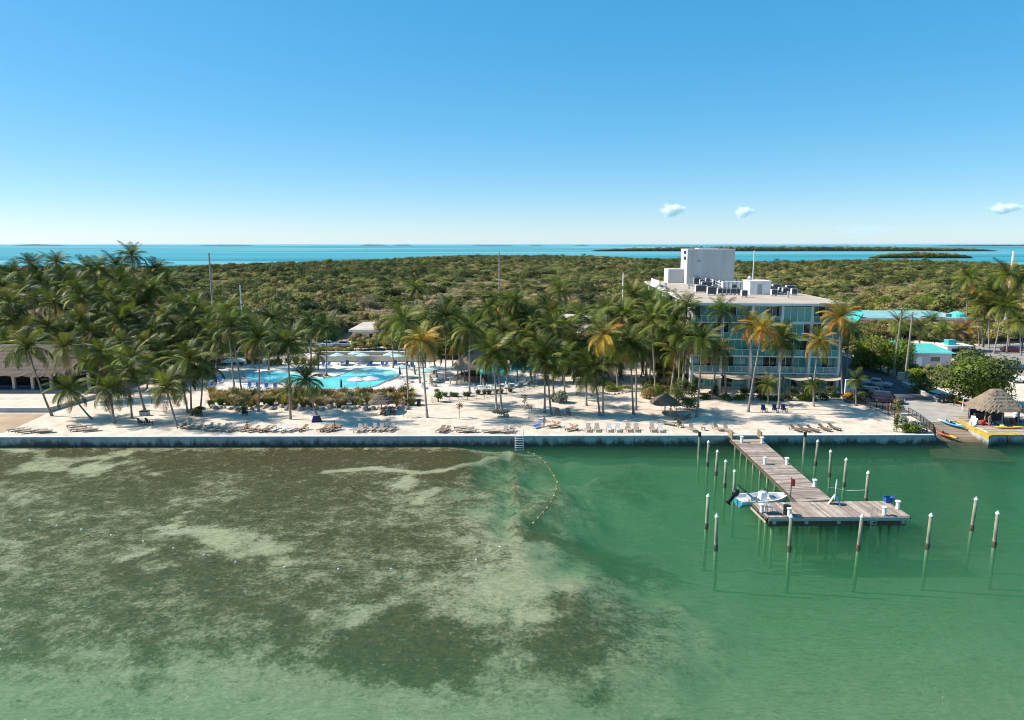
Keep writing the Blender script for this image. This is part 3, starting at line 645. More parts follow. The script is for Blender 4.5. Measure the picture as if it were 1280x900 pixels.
palm_px(566, 413, 566, 462, 'coconut palm standing behind the pointed thatched bar', size=3.0, style='olive')
palm_px(587, 411, 587, 492, 'tall coconut palm in front of the pointed thatched bar', size=3.2, style='dark')
palm_px(616, 440, 621, 514, 'twin coconut palm in the silver bush, taller stem', size=3.4, style='olive')
palm_px(622, 447, 627, 512, 'twin coconut palm in the silver bush, shorter stem', size=3.1)
palm_px(681, 440, 681, 516, 'coconut palm with thin straight trunk beside the two wooden chairs', size=3.2, style='dark')
palm_px(684, 452, 689, 518, 'coconut palm with curved foot beside the two wooden chairs', size=3.2)
palm_px(691, 457, 692, 492, 'short coconut palm at the back edge of the agave bed', size=2.6, style='olive')
palm_px(705, 447, 706, 497, 'coconut palm rising from the agave bed', size=3.0)
palm_px(742, 461, 750, 520, 'bending coconut palm with low dark crown on the sand', size=3.3, style='dark')
palm_px(733, 474, 733, 507, 'small coconut palm with hanging fronds on the sand', size=2.4, style='dark', nf=16)
palm_px(754, 419, 754, 520, 'tall coconut palm with orange yellow crown on the sand', size=3.1, style='yellow')
palm_px(788, 430, 792, 518, 'thick coconut palm pair member with wide green crown by the hedge island', size=3.5, nf=24)
palm_px(796, 436, 795, 512, 'second stem of the palm pair by the hedge island', size=3.0, style='dark')
palm_px(815, 399, 820, 497, 'very tall coconut palm behind the thatched parasol near the hotel', size=3.3, style='olive')
palm_px(851, 418, 847, 499, 'coconut palm with yellowing crown at the corner of the hotel', size=3.0, style='olive')
palm_px(861, 421, 851, 497, 'slender leaning coconut palm with golden skirt at the hotel corner', size=2.7, style='yellow')
palm_px(878, 424, 871, 521, 'leaning coconut palm with dark crown in front of the hotel corner', size=3.4, style='dark')
palm_px(898, 438, 889, 495, 'leaning coconut palm with golden crown before the first hotel awning', size=2.9, style='olive')
palm_px(902, 388, 908, 497, 'very tall thin coconut palm reaching the hotel roof', size=2.9, style='dark', nf=17)
palm_px(939, 407, 941, 500, 'coconut palm with bright golden crown before the hotel', size=3.0, style='yellow')
palm_px(953, 412, 935, 515, 'leaning coconut palm crossing the golden palm before the hotel', size=2.9, style='yellow')
palm_px(978, 423, 973, 511, 'dark crowned coconut palm before the middle of the hotel', size=3.3, style='dark', nf=24)
palm_px(1024, 426, 1015, 497, 'leaning coconut palm with golden orange crown before the hotel', size=2.9, style='yellow')
palm_px(1051, 396, 1053, 496, 'tall coconut palm with yellow green crown at the outer hotel corner', size=3.4, style='yellow')
palm_px(1062, 412, 1058, 470, 'dark coconut palm behind the outer hotel corner', size=3.2, style='dark')
palm_px(960, 480, 960, 505, 'young fan palm with green and straw fronds in the hotel garden', size=1.9, style='olive', nf=16)
palm_px(1017, 482, 1017, 508, 'young round palm on the sand before the hotel', size=1.7, style='green', nf=16)
palm_px(1070, 474, 1070, 507, 'young dark palm beside the orange flowers at the road', size=1.9, style='dark', nf=18)
# --- rows whose feet are hidden: grouped by where they stand
L1 = 'coconut palm in the dense grove behind the thatched pavilion'; g1 = 'palms of the dense grove'
LG = [(16, 342), (39, 330), (71, 327), (145, 331), (109, 335), (51, 353), (92, 359), (127, 366), (103, 372), (141, 377), (13, 379), (3, 358), (124, 338), (195, 337), (191, 362), (210, 354), (177, 363), (162, 365), (30, 365), (78, 345), (150, 352)]
AD = {'green': 'green crowned ', 'dark': 'dark crowned ', 'olive': 'olive crowned ', 'brown': 'browning ', 'yellow': 'golden '}
for i, (x, y) in enumerate(LG): sty = ['green', 'dark', 'olive', 'dark'][i % 4]; palm_y(x, y, 176 - (y - 327) * .62 + rnd(-5, 5), AD[sty] + L1, AD[sty] + g1, 1.5, style=sty, nf=18, size=3.7)
palm_y(165, 319, 176, 'tallest coconut palm with bare thin trunk rising above the dense grove', size=3.8, style='dark', nf=17)
L2 = 'coconut palm in the front ranks of the grove between pavilion and pool'; g2 = 'palms in front of the grove'
for i, (x, y) in enumerate([(67, 378), (31, 418), (113, 416), (151, 402), (206, 398), (236, 402), (263, 394), (190, 414), (161, 396), (259, 411), (18, 402), (60, 408), (215, 428), (150, 431), (240, 428), (272, 424), (195, 440), (104, 398), (128, 396), (4, 420), (178, 383), (222, 381), (305, 402), (92, 412), (340, 398), (180, 432), (245, 385)]):
    sty = ['green', 'olive', 'dark', 'green', 'dark'][i % 5]; palm_y(x, y, 152 - (y - 378) * .42 + rnd(-4, 4), AD[sty] + L2, AD[sty] + g2, 1.8, style=sty, nf=19, size=3.6)
L3 = 'coconut palm in the garden behind the pool bar and its teal canopies'; g3 = 'palms behind the pool bar'
for i, (x, y) in enumerate([(611, 386), (683, 379), (700, 364), (725, 395), (643, 397), (660, 394), (708, 410), (632, 376), (598, 402), (670, 405), (655, 420), (695, 420), (630, 415), (545, 410), (532, 400), (575, 398), (512, 420), (490, 410), (691, 392), (645, 378)]):
    sty = ['green', 'dark', 'olive', 'green'][i % 4]; palm_y(x, y, 150 - (y - 380) * .35 + rnd(-5, 5), AD[sty] + L3, AD[sty] + g3, 1.2, style=sty, nf=19, size=3.5)
L4 = 'coconut palm between the low tan roofed block and the hotel'; g4 = 'palms beside the low block'
for i, (x, y) in enumerate([(791, 368), (760, 388), (800, 382), (815, 372), (775, 404), (742, 406), (832, 396), (838, 412), (806, 420), (826, 428), (768, 436), (845, 440), (780, 392), (856, 396)]):
    sty = ['olive', 'green', 'dark', 'olive'][i % 4]; palm_y(x, y, 142 - (y - 380) * .35 + rnd(-4, 4), AD[sty] + L4, AD[sty] + g4, 1.0, style=sty, nf=19, size=3.4)
L5 = 'coconut palm at the car park beyond the round green tree'; g5 = 'palms at the car park'
for i, (x, y, b, d) in enumerate([(1210, 347, 1208, 437), (1260, 343, 1262, 440), (1264, 380, 1258, 441), (1241, 364, 1229, 434), (1254, 383, 1242, 442), (1236, 380, 1236, 436), (1228, 391, 1228, 434), (1276, 352, 1278, 436), (1274, 400, 1276, 445), (1222, 372, 1224, 432)]):
    sty = ['olive', 'green', 'olive', 'dark'][i % 4]; palm_px(x, y, b, d, AD[sty] + L5, AD[sty] + g5, style=sty, nf=18, size=3.8)
L6 = 'palm in the yard between the two teal roofed houses'; g6 = 'palms of the teal house yard'
for i, (x, y) in enumerate([(1124, 402), (1196, 414), (1208, 412), (1178, 414), (1150, 409), (1206, 424)]):
    sty = ['olive', 'brown', 'brown', 'green'][i % 4]; palm_y(x, y, 168, AD[sty] + L6, AD[sty] + g6, .5, style=sty, nf=16, size=3.0)
L7 = 'lone palm standing up out of the scrub forest'; g7 = 'palms in the scrub'
for x, y, d in [(520, 360, 210), (517, 340, 330), (350, 386, 205), (1165, 400, 200), (1015, 395, 190), (500, 385, 190), (560, 378, 190)]: palm_y(x, y, d, L7, g7, .5, style='dark', nf=16, size=3.3)

L8 = 'coconut palm in the belt of palms between the sand and the low buildings'; g8 = 'palms of the middle belt'
for i, (x, y) in enumerate([(540, 432), (575, 425), (600, 424), (645, 436), (660, 446), (672, 428), (700, 436), (716, 428), (722, 446), (738, 430), (765, 424), (775, 448), (806, 440), (815, 432), (828, 446), (838, 430), (846, 426), (860, 448), (800, 408), (834, 410), (750, 442), (690, 408)]):
    sty = ['green', 'dark', 'olive', 'green', 'dark'][i % 5]; palm_y(x, y, 134 + rnd(-6, 6), AD[sty] + L8, AD[sty] + g8, 1.0, style=sty, nf=19, size=3.3)
L9 = 'coconut palm overhanging the roof of the thatched pavilion'; g9 = 'palms over the pavilion'
for i, (x, y) in enumerate([(8, 428), (52, 432), (96, 440), (110, 452), (140, 452), (186, 456)]):
    sty = ['green', 'olive', 'dark'][i % 3]; palm_y(x, y, [128, 136, 126, 121, 122, 122][i], AD[sty] + L9, AD[sty] + g9, 1.0, style=sty, nf=19, size=3.2)

L10 = 'coconut palm standing close against the long side of the hotel'; g10 = 'palms against the hotel side'
for i, (x, y, d) in enumerate([(812, 381, 134), (830, 388, 128), (845, 400, 125), (858, 384, 121.5), (822, 410, 127), (838, 376, 150)]):
    sty = ['green', 'olive', 'dark'][i % 3]; palm_y(x, y, d, AD[sty] + L10, AD[sty] + g10, .5, style=sty, nf=19, size=3.2)
# ================================================================== seawall
def wall_mat():
    m = M('seawall_concrete', (.42, .43, .43), .9, .15, .8, bump=.2); nt = m.node_tree; N = nt.nodes; L = nt.links; p = N['Principled BSDF']
    old = p.inputs['Base Color'].links[0].from_socket
    ge = N.new('ShaderNodeNewGeometry'); sp = N.new('ShaderNodeSeparateXYZ'); L.new(ge.outputs['Position'], sp.inputs[0])
    mp = N.new('ShaderNodeMapping'); mp.inputs['Scale'].default_value = (.9, .9, .5); L.new(ge.outputs['Position'], mp.inputs[0])
    nz = N.new('ShaderNodeTexNoise'); nz.inputs['Scale'].default_value = 1.0; nz.inputs['Detail'].default_value = 6; nz.inputs['Roughness'].default_value = .7; L.new(mp.outputs[0], nz.inputs[0])
    ml = N.new('ShaderNodeMath'); ml.operation = 'MULTIPLY_ADD'; L.new(nz.outputs[0], ml.inputs[0]); ml.inputs[1].default_value = -2.6; L.new(sp.outputs[2], ml.inputs[2])
    mr = N.new('ShaderNodeMapRange'); mr.inputs[1].default_value = -1.1; mr.inputs[2].default_value = -.3; mr.inputs[3].default_value = 1; mr.inputs[4].default_value = 0; L.new(ml.outputs[0], mr.inputs[0])
    mx = N.new('ShaderNodeMix'); mx.data_type = 'RGBA'; L.new(mr.outputs[0], mx.inputs[0]); L.new(old, mx.inputs[6]); mx.inputs[7].default_value = (.075, .068, .058, 1)
    L.new(mx.outputs[2], p.inputs['Base Color']); return m
mat['seawall'] = wall_mat(); dm('wall_cap', (.58, .57, .55), .9, .1, 1.2, objvar=.06)
sw = T('seawall', 'long stained grey concrete seawall along the beach', 'wall', wallpt(0))
ang = math.atan2(wdir.y, wdir.x); sw.rotation_euler = (0, 0, ang)
x0 = (wallpt(-130) - wallpt(0)).length * -1; x1 = (WB - wallpt(0)).length
n = int((x1 - x0) / 4.5); w = (x1 - x0) / n
pm = MB().bx(0, w - .04, 0, .28, -2.5, 1.22).mesh('wall_panel', mat['seawall']); cm = MB().bx(.0, w - .015, -.10, .42, 1.221, 1.37).mesh('cap', mat['wall_cap'])
for i in range(n):
    O('wall_panel', pm, sw, (x0 + i * w, 0, 0)); O('cap', cm, sw, (x0 + i * w, 0, 0))
end = MB().bx(x1 - .35, x1 + .02, .29, 8, -1, 1.22).build('return_wall', mat['seawall'], sw)
# low wall of the inlet and the raised terrace behind it
a = G(-130, 515.5); b = G(60, 515.5)
tw = T('terrace_wall', 'low dark stained wall with pale lip below the thatched pavilion', 'wall', (a.x, a.y, Z0))
MB().bx(0, b.x - a.x, .05, .3, -.2, .62).build('wall_face', mat['seawall'], tw)
MB().bx(-.1, b.x - a.x + .1, -.05, .55, .62, .74).build('cap', mat['wall_cap'], tw)
ty = G(60, 497).y
tag(MB().prism([(a.x, a.y + .3), (b.x, a.y + .3), (b.x + 1.5, ty), (a.x, ty)], Z0 + .01, Z0 + .66).build('terrace', mat['sand']), kind='structure')

# ================================================================== hotel
HX, HY, HR = 32.2, 122.9, R(-4.2)
hot = T('hotel_building', 'white hotel block of five floors with teal glazed balconies and roof tower', 'building', (HX, HY, Z0), HR)
W, D, FL, HT = 25.5, 70.0, [0, 3.15, 6.15, 9.15, 12.15], 15.1
def hl(p):                                                  # world -> hotel local
    q = Matrix.Rotation(-HR, 3, 'Z') @ (Vector(p) - Vector((HX, HY, Z0))); return q
MB().bx(.3, W - .3, 1.25, D, 0, HT).build('wall', mat['white_wall'], hot)
rf = MB().bx(-.7, W + .9, -.9, D + .5, HT + .001, HT + .42).build('roof', mat['white'], hot)
MB().bx(-.35, W + .55, -.55, D + .2, HT + .421, HT + .46).build('gravel', mat['gravel_roof'], rf)
MB().bx(-.1, W + .1, -.02, 1.24, -.3, .12).build('terrace_slab', mat['deck_concrete'], hot)
for z in FL[1:]: MB().bx(.02, W - .02, -.12, 1.24, z - .24, z).build('slab', mat['white'], hot)
BW = W / 5
for i in range(6): MB().bx(i * BW - .2, i * BW + .2, -.16, 1.248, 0, HT).build('column', mat['white'], hot)
pats = ['tddt', 'ttdd', 'tdtt', 'tdtd', 'tttt', 'ddtt', 'dttt', 'ttdt']
prs = random.Random(5)
def bay(x, z, h, rail=True, y=1.20, pat=None, flush=False):
    x0, x1 = x + .22, x + BW - .22; n = 4; pw = (x1 - x0) / n
    if flush: y = -.02
    wn_ = MB()
    for k in range(n + 1): wn_.bx(x0 + k * pw - .04, x0 + k * pw + .04, y - .07, y + .02, z, z + h)
    wn_.bx(x0, x1, y - .06, y + .015, z + h - .10, z + h - .002); wn_.bx(x0, x1, y - .06, y + .015, z + .002, z + .12)
    wo = wn_.build('window', mat['white_metal'], hot)
    pat = pat or prs.choice(pats)
    for k in range(n): MB().bx(x0 + k * pw + .041, x0 + (k + 1) * pw - .041, y - .02, y + .01, z + .121, z + h - .101).build('pane', mat['glass_teal' if pat[k] == 't' else 'glass_dark'], wo)
    if rail:
        r = MB().bx(x0, x1, -.08, -.02, z + 1.02, z + 1.09)
        for k in range(5): q = x0 + .03 + (x1 - x0 - .06) * k / 4; r.bx(q - .03, q + .03, -.075, -.025, z + .01, z + 1.02)
        ro = r.build('balcony_railing', mat['white_metal'], hot)
        for k in range(4): q = (x1 - x0 - .06) / 4; MB().bx(x0 + .07 + q * k, x0 - .01 + q * (k + 1), -.056, -.044, z + .1, z + .98).build('railing_panel', mat['rail_glass'], ro)
for f, z in enumerate(FL):
    for i in range(5):
        fl = (i == 3 and f in (3, 4))
        bay(i * BW, z + (.12 if f == 0 else 0), (3.0 if f < 4 else 2.94) - (.24 if f else .1), rail=(f > 0 and not fl), flush=fl, pat='tttt' if fl and f == 4 else ('tttd' if fl else None))
for f in (3, 4):                                            # return walls beside the two flush bays
    pass
for z in FL[1:]:                                            # balcony side screens between neighbours
    for i in range(1, 5): pass
# long side facing the grove: windows, balconies and panels
for f, z in enumerate(FL):
    for k in range(1, 10):
        y0 = 4.2 + k * 6.4
        fr = MB().bx(.18, .30, y0, y0 + 4.2, z + .35, z + .45).bx(.18, .30, y0, y0 + 4.2, z + 2.55, z + 2.65)
        for q in range(4): fr.bx(.18, .30, y0 + q * 1.366 - .0, y0 + q * 1.366 + .1, z + .45, z + 2.55)
        wo = fr.build('window', mat['white_metal'], hot)
        for q in range(3): MB().bx(.25, .29, y0 + q * 1.366 + .101, y0 + (q + 1) * 1.366 - .001, z + .451, z + 2.549).build('pane', mat['glass_teal' if prs.random() < .2 else 'glass_dark'], wo)
    if f: MB().bx(-.12, .295, 3.6, D - .2, z - .2, z - .01).build('ledge', mat['white'], hot)
for k in range(5): MB().bx(-.05, .298, 3.0 + k * 15.8, 3.5 + k * 15.8, 0, HT - .02).build('side_pier', mat['white'], hot)
# road side
for f, z in enumerate(FL):
    for k in range(8):
        y0 = 5 + k * 7.6
        wo = MB().bx(W - .30, W - .22, y0, y0 + 2.4, z + .9, z + 2.3).build('window', mat['white_metal'], hot)
        MB().bx(W - .221, W - .20, y0 + .12, y0 + 2.28, z + 1.0, z + 2.2).build('pane', mat['glass_dark'], wo)
# roof tower, machine room and parapet
RZ = HT + .46
tw_ = MB().bx(8.5, 20.4, 58, 68, RZ - .02, RZ + 8.9).build('roof_tower', mat['tower_paint'], hot)
MB().bx(11.4, 16.2, 58.6, 64, RZ + 8.901, RZ + 9.15).build('hatch', mat['white'], tw_)
MB().bx(8.46, 20.44, 57.96, 68.04, RZ + 8.62, RZ + 8.80).build('trim', mat['white'], tw_)
for zz in (6.1, 7.6): MB().bx(8.44, 8.52, 60.0, 63.2, RZ + zz, RZ + zz + .8).build('louvre', mat['black_metal'], tw_)
MB().tube([(9.3, 57.9, RZ), (9.3, 57.9, RZ + 8)], .05, 5).build('downpipe', mat['steel'], tw_)
MB().bx(11.0, 11.9, 57.93, 58.02, RZ + 5.6, RZ + 6.2).build('vent', mat['grey_plastic'], tw_)
MB().bx(4.4, 8.45, 62, 69.8, RZ - .02, RZ + 3.6).build('lower_annex', mat['tower_paint'], hot)
MB().bx(-.3, -.02, 44, 60, RZ - .3, RZ + 1.35).build('parapet', mat['white'], hot)
mr_ = MB().bx(14.7, 18.8, 20, 25.5, RZ - .02, RZ + 2.6).build('machine_room', mat['white'], hot)
MB().bx(14.5, 19.0, 19.8, 25.7, RZ + 2.601, RZ + 2.75).build('cap', mat['white_wall'], mr_)
MB().bx(16.2, 17.1, 19.93, 20.01, RZ + .05, RZ + 2.1).build('door', mat['grey_plastic'], mr_)
MB().lathe([(.5, 0), (.52, .5), (.3, .8), (.02, .9)], 10, (15.6, 24, RZ + 2.75)).build('vent', mat['steel'], mr_)
# pipe racks and railing on the roof
rk = MB()
for k in range(9): rk.box((12.2 + k * .16, 34 + k * 2.4, RZ + .8), (.08, .08, 1.6))
rk.tube([(12.2, 34, RZ + 1.55), (13.5, 53.3, RZ + 1.55)], .06, 5).tube([(12.2, 34, RZ + .9), (13.5, 53.3, RZ + .9)], .05, 5)
rk.build('roof_railing', mat['white_metal'], hot)
rk = MB()
for k in range(5): rk.tube([(8 + k * .22, 30, RZ + .35), (8 + k * .22, 52, RZ + .35)], .07, 5)
for k in range(6): rk.box((8.45, 31 + k * 4, RZ + .15), (1.3, .12, .3))
rk.build('pipe_run', mat['steel'], hot)
# condenser units standing on the roof
def ac_unit(w, d, h):
    t = T('condenser_unit', 'x', 'air conditioner', (0, 0, 0))
    MB().bx(-w / 2, w / 2, -d / 2, d / 2, .25, h).build('cabinet', mat['unit_grey'], t)
    MB().bx(-w / 2 + .06, w / 2 - .06, -d / 2 - .02, -d / 2 - .001, .33, h - .08).build('coil', mat['coil_grey'], t)
    MB().lathe([(w * .36, h + .001), (w * .36, h + .1), (w * .3, h + .1)], 10).build('fan_shroud', mat['coil_grey'], t)
    MB().bx(-w / 2 + .05, -w / 2 + .2, -d / 2, d / 2, 0, .249).bx(w / 2 - .2, w / 2 - .05, -d / 2, d / 2, 0, .249).build('skid', mat['steel'], t); return t
pr = [ac_unit(1.1, 1.0, 1.35), ac_unit(1.7, 1.2, 1.7), ac_unit(2.4, 1.5, 1.6)]; us = [0, 0, 0]
RW = Z0 + RZ
for i, (x, y, k) in enumerate([(842, 353.5, 1), (849, 353, 1), (857, 353, 0), (863, 354, 1), (871, 355, 1), (877, 356, 0), (883, 361, 2), (876, 366, 2), (889, 369, 1), (900, 368.3, 0), (906, 368.4, 0), (911, 368.5, 0), (916, 368.6, 0), (921, 368.6, 0), (895, 359, 1), (903, 359.5, 1), (911, 361, 1), (917, 363, 0), (922, 362, 1), (964, 366.5, 0), (970, 365, 1), (976, 367, 0), (981, 368, 0), (987, 367, 1), (992, 369, 0), (886, 356, 1), (893, 364, 0), (967, 370, 0), (930, 371.5, 0)]):
    lab = 'condenser unit on the hotel roof before the tower' if x < 930 else ('condenser unit on the hotel roof beside the white machine room')
    put(pr[k], us[k], G(x, y, RW), HR, lab, 'rooftop units before the tower' if x < 930 else 'rooftop units beside the machine room'); us[k] = 1
for i, (x, y, w_, h_) in enumerate([(903, 363, 6.5, 2.0), (884, 354.5, 5, 1.6)]):
    t = T('duct_housing', ['long pale louvred duct housing on the hotel roof', 'shorter pale duct housing at the foot of the roof tower'][i], 'duct', G(x, y, RW), HR)
    MB().bx(0, w_, 0, 1.4, .2, h_).build('casing', mat['white'], t)
    for k in range(7): MB().bx(.3 + k * w_ / 7.5, .55 + k * w_ / 7.5, -.03, -.001, .4, h_ - .2).build('louvre', mat['grey_plastic'], t)
    MB().bx(.2, .4, .1, 1.3, 0, .199).bx(w_ - .4, w_ - .2, .1, 1.3, 0, .199).build('feet', mat['steel'], t)
for x, y in [(921, 353), (899, 352), (946, 365), (985, 372), (861, 361), (832, 360)]:
    t = T('roof_vent', 'small steel vent stack on the hotel roof', 'vent', G(x, y, RW), 0, 'vents on the hotel roof')
    MB().lathe([(.2, 0), (.2, .9), (.32, .95), (.32, 1.1), (.02, 1.25)], 9).build('stack', mat['steel'], t)
# shade sails over the ground floor terraces
for i in range(5):
    t = T('shade_sail', 'sagging beige shade sail %s' % ['by the hotel corner bush', 'second from the hotel corner bush', 'in the middle of the hotel front', 'beside the one at the road end', 'at the road end of the hotel front'][i], 'awning', (Matrix.Rotation(HR, 3, 'Z') @ Vector((i * BW + .25, -.2, 0))) + Vector((HX, HY, Z0)), HR)
    mb = MB(); nx, ny = 10, 6; gx = BW - .5; P = []
    for j in range(ny + 1):
        for k in range(nx + 1):
            u, v = k / nx, j / ny; P.append((gx * u, -2.9 * v, 2.85 - .15 * v - .38 * math.sin(math.pi * u) * (.3 + .7 * v)))
    mb.add(P, [(j * (nx + 1) + k, j * (nx + 1) + k + 1, (j + 1) * (nx + 1) + k + 1, (j + 1) * (nx + 1) + k) for j in range(ny) for k in range(nx)])
    mb.build('canvas', mat['awning'], t, smooth=True)
    for q in (.05, gx - .05): MB().tube([(q, -2.9, 0), (q, -2.9, 2.72)], .06, 6).build('post', mat['dark_wood'], t)

# ================================================================== thatch
def thatch_roof(parent, eave, ridge, z0, z1, n=26, layers=5, rag=.18, seed=3, name='thatch_layer', tm='thatch'):
    """eave/ridge: half sizes (x,y); stacked ragged thatch courses from eave to ridge"""
    rs_ = random.Random(seed)
    def loop(hx, hy, m):
        P = []
        for i in range(m):
            a = 2 * math.pi * i / m; c, s = math.cos(a), math.sin(a); e = .55
            P.append((math.copysign(abs(c) ** e, c) * hx, math.copysign(abs(s) ** e, s) * hy))
        return P
    for l in range(layers):
        u0 = l / layers; u1 = min(1, (l + 1.18) / layers)
        f = lambda u: (eave[0] + (ridge[0] - eave[0]) * u, eave[1] + (ridge[1] - eave[1]) * u, z0 + (z1 - z0) * u)
        a, b = f(u0), f(u1); m = n * 2
        lo, mi, hi, un = [], [], [], []
        La, Lb = loop(a[0], a[1], m), loop(b[0], b[1], m)
        for i in range(m):
            d = rs_.uniform(-rag, rag); g = 1 + .03 * rs_.random()
            lo.append((La[i][0] * g, La[i][1] * g, a[2] - .12 + d)); un.append((La[i][0] * .93, La[i][1] * .93, a[2] - .02)); t = .5
            mi.append((La[i][0] * (1 - t) + Lb[i][0] * t, La[i][1] * (1 - t) + Lb[i][1] * t, a[2] * (1 - t) + b[2] * t + .10 + rs_.uniform(-.04, .04)))
            hi.append((Lb[i][0], Lb[i][1], b[2] + .05))
        MB().rings([un, lo, mi, hi], l == layers - 1).build(name, mat[tm], parent)
# pavilion at the left edge
pa = G(-75, 491); pb = G(112, 491)
pv = T('thatched_pavilion', 'long thatched pavilion with dark openings between pale posts', 'pavilion', (pa.x, pa.y, Z0 + .3))
PL = pb.x - pa.x
MB().bx(-1, PL + .6, -1.2, 14, -.3, .36).build('plinth', mat['concrete'], pv)
MB().bx(.4, PL - .2, 2.2, 13, .361, 3.4).build('interior_shade_block', mat['inside_shade'], pv)  # near-black block stands in for the shade behind the openings
nb = 8
for i in range(nb + 1):
    MB().bx(i * PL / nb - .22, i * PL / nb + .22, -.1, .34, .361, 3.3).build('post', mat['cream'], pv)
    if i < nb: MB().bx(i * PL / nb + .24, (i + 1) * PL / nb - .24, .22, .30, .361, 1.0).build('half_wall', mat['navy'], pv)
MB().bx(-.3, PL + .3, -.15, .45, 3.301, 3.55).build('beam', mat['dark_wood'], pv)
rt = O('thatched_roof', None, pv, (PL / 2, 6.2, 0))
thatch_roof(rt, (PL / 2 + 1.6, 8.2), (PL / 2 - 3.5, .5), 3.1, 7.3, 110, 8, .2, 4)
# second hut behind it
h2 = G(70, 452)
ch = T('thatched_cottage', 'small thatched cottage half hidden in the palm grove', 'cottage', (h2.x, h2.y, Z0))
MB().bx(-3, 3, -2.5, 2.5, 0, 2.8).build('wall', mat['cream'], ch); MB().bx(-.5, .5, -2.56, -2.49, 0, 2.1).build('door', mat['dark_wood'], ch)
rt = O('thatched_roof', None, ch, (0, 0, 0)); thatch_roof(rt, (4, 3.5), (1.6, .2), 2.7, 5.6, 20, 4, .12, 8)
# pointed pool bar
bb = G(592, 477)
br = T('pool_bar', 'round pool bar under a steep pointed thatched roof', 'bar', (bb.x, bb.y + 2, Z0))
for i in range(8):
    a_ = i * math.pi / 4 + .2; MB().tube([(3.1 * math.cos(a_), 3.1 * math.sin(a_), 0), (3.1 * math.cos(a_), 3.1 * math.sin(a_), 2.9)], .11, 7).build('post', mat['trunk'], br)
MB().lathe([(2.5, 0), (2.5, 1.05), (2.85, 1.06), (2.85, 1.14), (2.3, 1.15)], 18).build('counter', mat['lounger_wood'], br)
MB().lathe([(1.2, 0), (1.2, 2.6)], 12).build('back_bar', mat['dark_wood'], br)
rt = O('thatched_roof', None, br, (0, 0, 0)); thatch_roof(rt, (4.1, 4.1), (.2, .2), 2.7, 7.0, 34, 7, .2, 5, tm='hut_thatch')
# hut at the boat ramp
hb = G(1250, 531)
hu = T('boat_hut', 'thatched rental hut full of bright gear beside the boat ramp', 'hut', (hb.x, hb.y + 1.5, Z0))
for x_, y_ in ((-2.4, -1.7), (2.4, -1.7), (-2.4, 2), (2.4, 2), (0, -1.8)): MB().tube([(x_, y_, 0), (x_, y_, 2.5)], .11, 7).build('post', mat['trunk'], hu)
MB().bx(-2.0, 2.2, .9, 1.4, 0, 1.1).build('counter', mat['dark_wood'], hu); MB().bx(-2.2, 2.3, 1.9, 2.0, 0, 2.2).build('back_panel', mat['navy'], hu)
rt = O('thatched_roof', None, hu, (0, 0, 0)); thatch_roof(rt, (3.4, 2.9), (.7, .3), 2.25, 4.9, 34, 6, .26, 6, tm='hut_thatch')
# small thatched parasols on the sand
def palapa(px, py, r, h, label, seed):
    t = T('thatched_parasol', label, 'parasol', G(px, py))
    MB().tube([(0, 0, -.1), (0, 0, h)], .09, 7).build('pole', mat['trunk'], t)
    rt = O('thatched_roof', None, t, (0, 0, 0)); thatch_roof(rt, (r, r), (.12, .12), h - 1.0, h + .35, 14, 4, .10, seed); return t
palapa(477, 515, 1.9, 2.7, 'thatched parasol over two occupied chairs below the pool', 21)
palapa(831, 517, 2.2, 2.8, 'thatched parasol beside the person in blue near the hotel', 22)

# ================================================================== low buildings among the trees
def flat_block(name, label, loc, w, d, h, wallm, roofm, fascia, wins, over=.8, rz=0, fh=.5):
    t = T(name, label, 'building', loc, rz)
    MB().bx(0, w, 0, d, 0, h).build('wall', wallm, t)
    r = MB().bx(-over, w + over, -over, d + over, h + .001, h + fh).build('roof', fascia, t)
    MB().bx(-over + .2, w + over - .2, -over + .2, d + over - .2, h + fh + .001, h + fh + .05).build('roof_surface', roofm, r)
    for k, (x_, z_, ww, hh, m_) in enumerate(wins):
        f = MB().bx(x_, x_ + ww, -.05, -.002, z_, z_ + hh).build('door' if z_ == 0 else 'window', mat['white'], t)
        MB().bx(x_ + .08, x_ + ww - .08, -.07, -.051, z_ + .08, z_ + hh - .08).build('pane', mat[m_], f)
    return t
p0 = AT(691, 420, 160)
flat_block('motel_block', 'low two storey block with tan flat roof behind the palms', (9.4, 160, Z0), 22.4, 17, 4.9, mat['cream'], mat['beige_roof'], mat['white_wall'], [(1 + 2.7 * k, z, 1.7, 1.4, 'glass_dark') for k in range(8) for z in (.6, 2.9)])
flat_block('garden_block', 'low building with tan flat roof at the far end of the pool garden', (-43, 186, Z0), 8.5, 18, 2.5, mat['cream'], mat['beige_roof'], mat['white_wall'], [(.8, .8, 2, 1.2, 'glass_dark'), (4.5, 0, 1.2, 2.0, 'glass_dark')])
flat_block('rear_motel_block', 'second tan roofed low block partly hidden behind the first', (14, 186, Z0), 16, 12, 5.4, mat['cream'], mat['beige_roof'], mat['white_wall'], [(1 + 3 * k, 3.0, 1.8, 1.4, 'glass_dark') for k in range(5)])
tb = flat_block('teal_roof_house', 'long house with pale teal roof, pink end wall and bright teal gable', (104, 206, Z0), 33, 22, 3.6, mat['pink'], mat['teal_roof_far'], mat['white'], [(2 + 3.4 * k, [0, .8][k % 2], 1.6, [2.3, 1.5][k % 2], 'glass_dark') for k in range(9)])
MB().add([(-2.2, -1, 2.6), (-.2, -1, 5.6), (-.2, 8, 5.6), (-2.2, 8, 2.6), (-2.2, -1, 2.4), (-.2, -1, 5.0), (-.2, 8, 5.0), (-2.2, 8, 2.4)], [(0, 1, 2, 3), (7, 6, 5, 4), (0, 4, 5, 1), (3, 2, 6, 7), (0, 3, 7, 4), (1, 5, 6, 2)]).build('gable_roof', mat['teal'], tb)
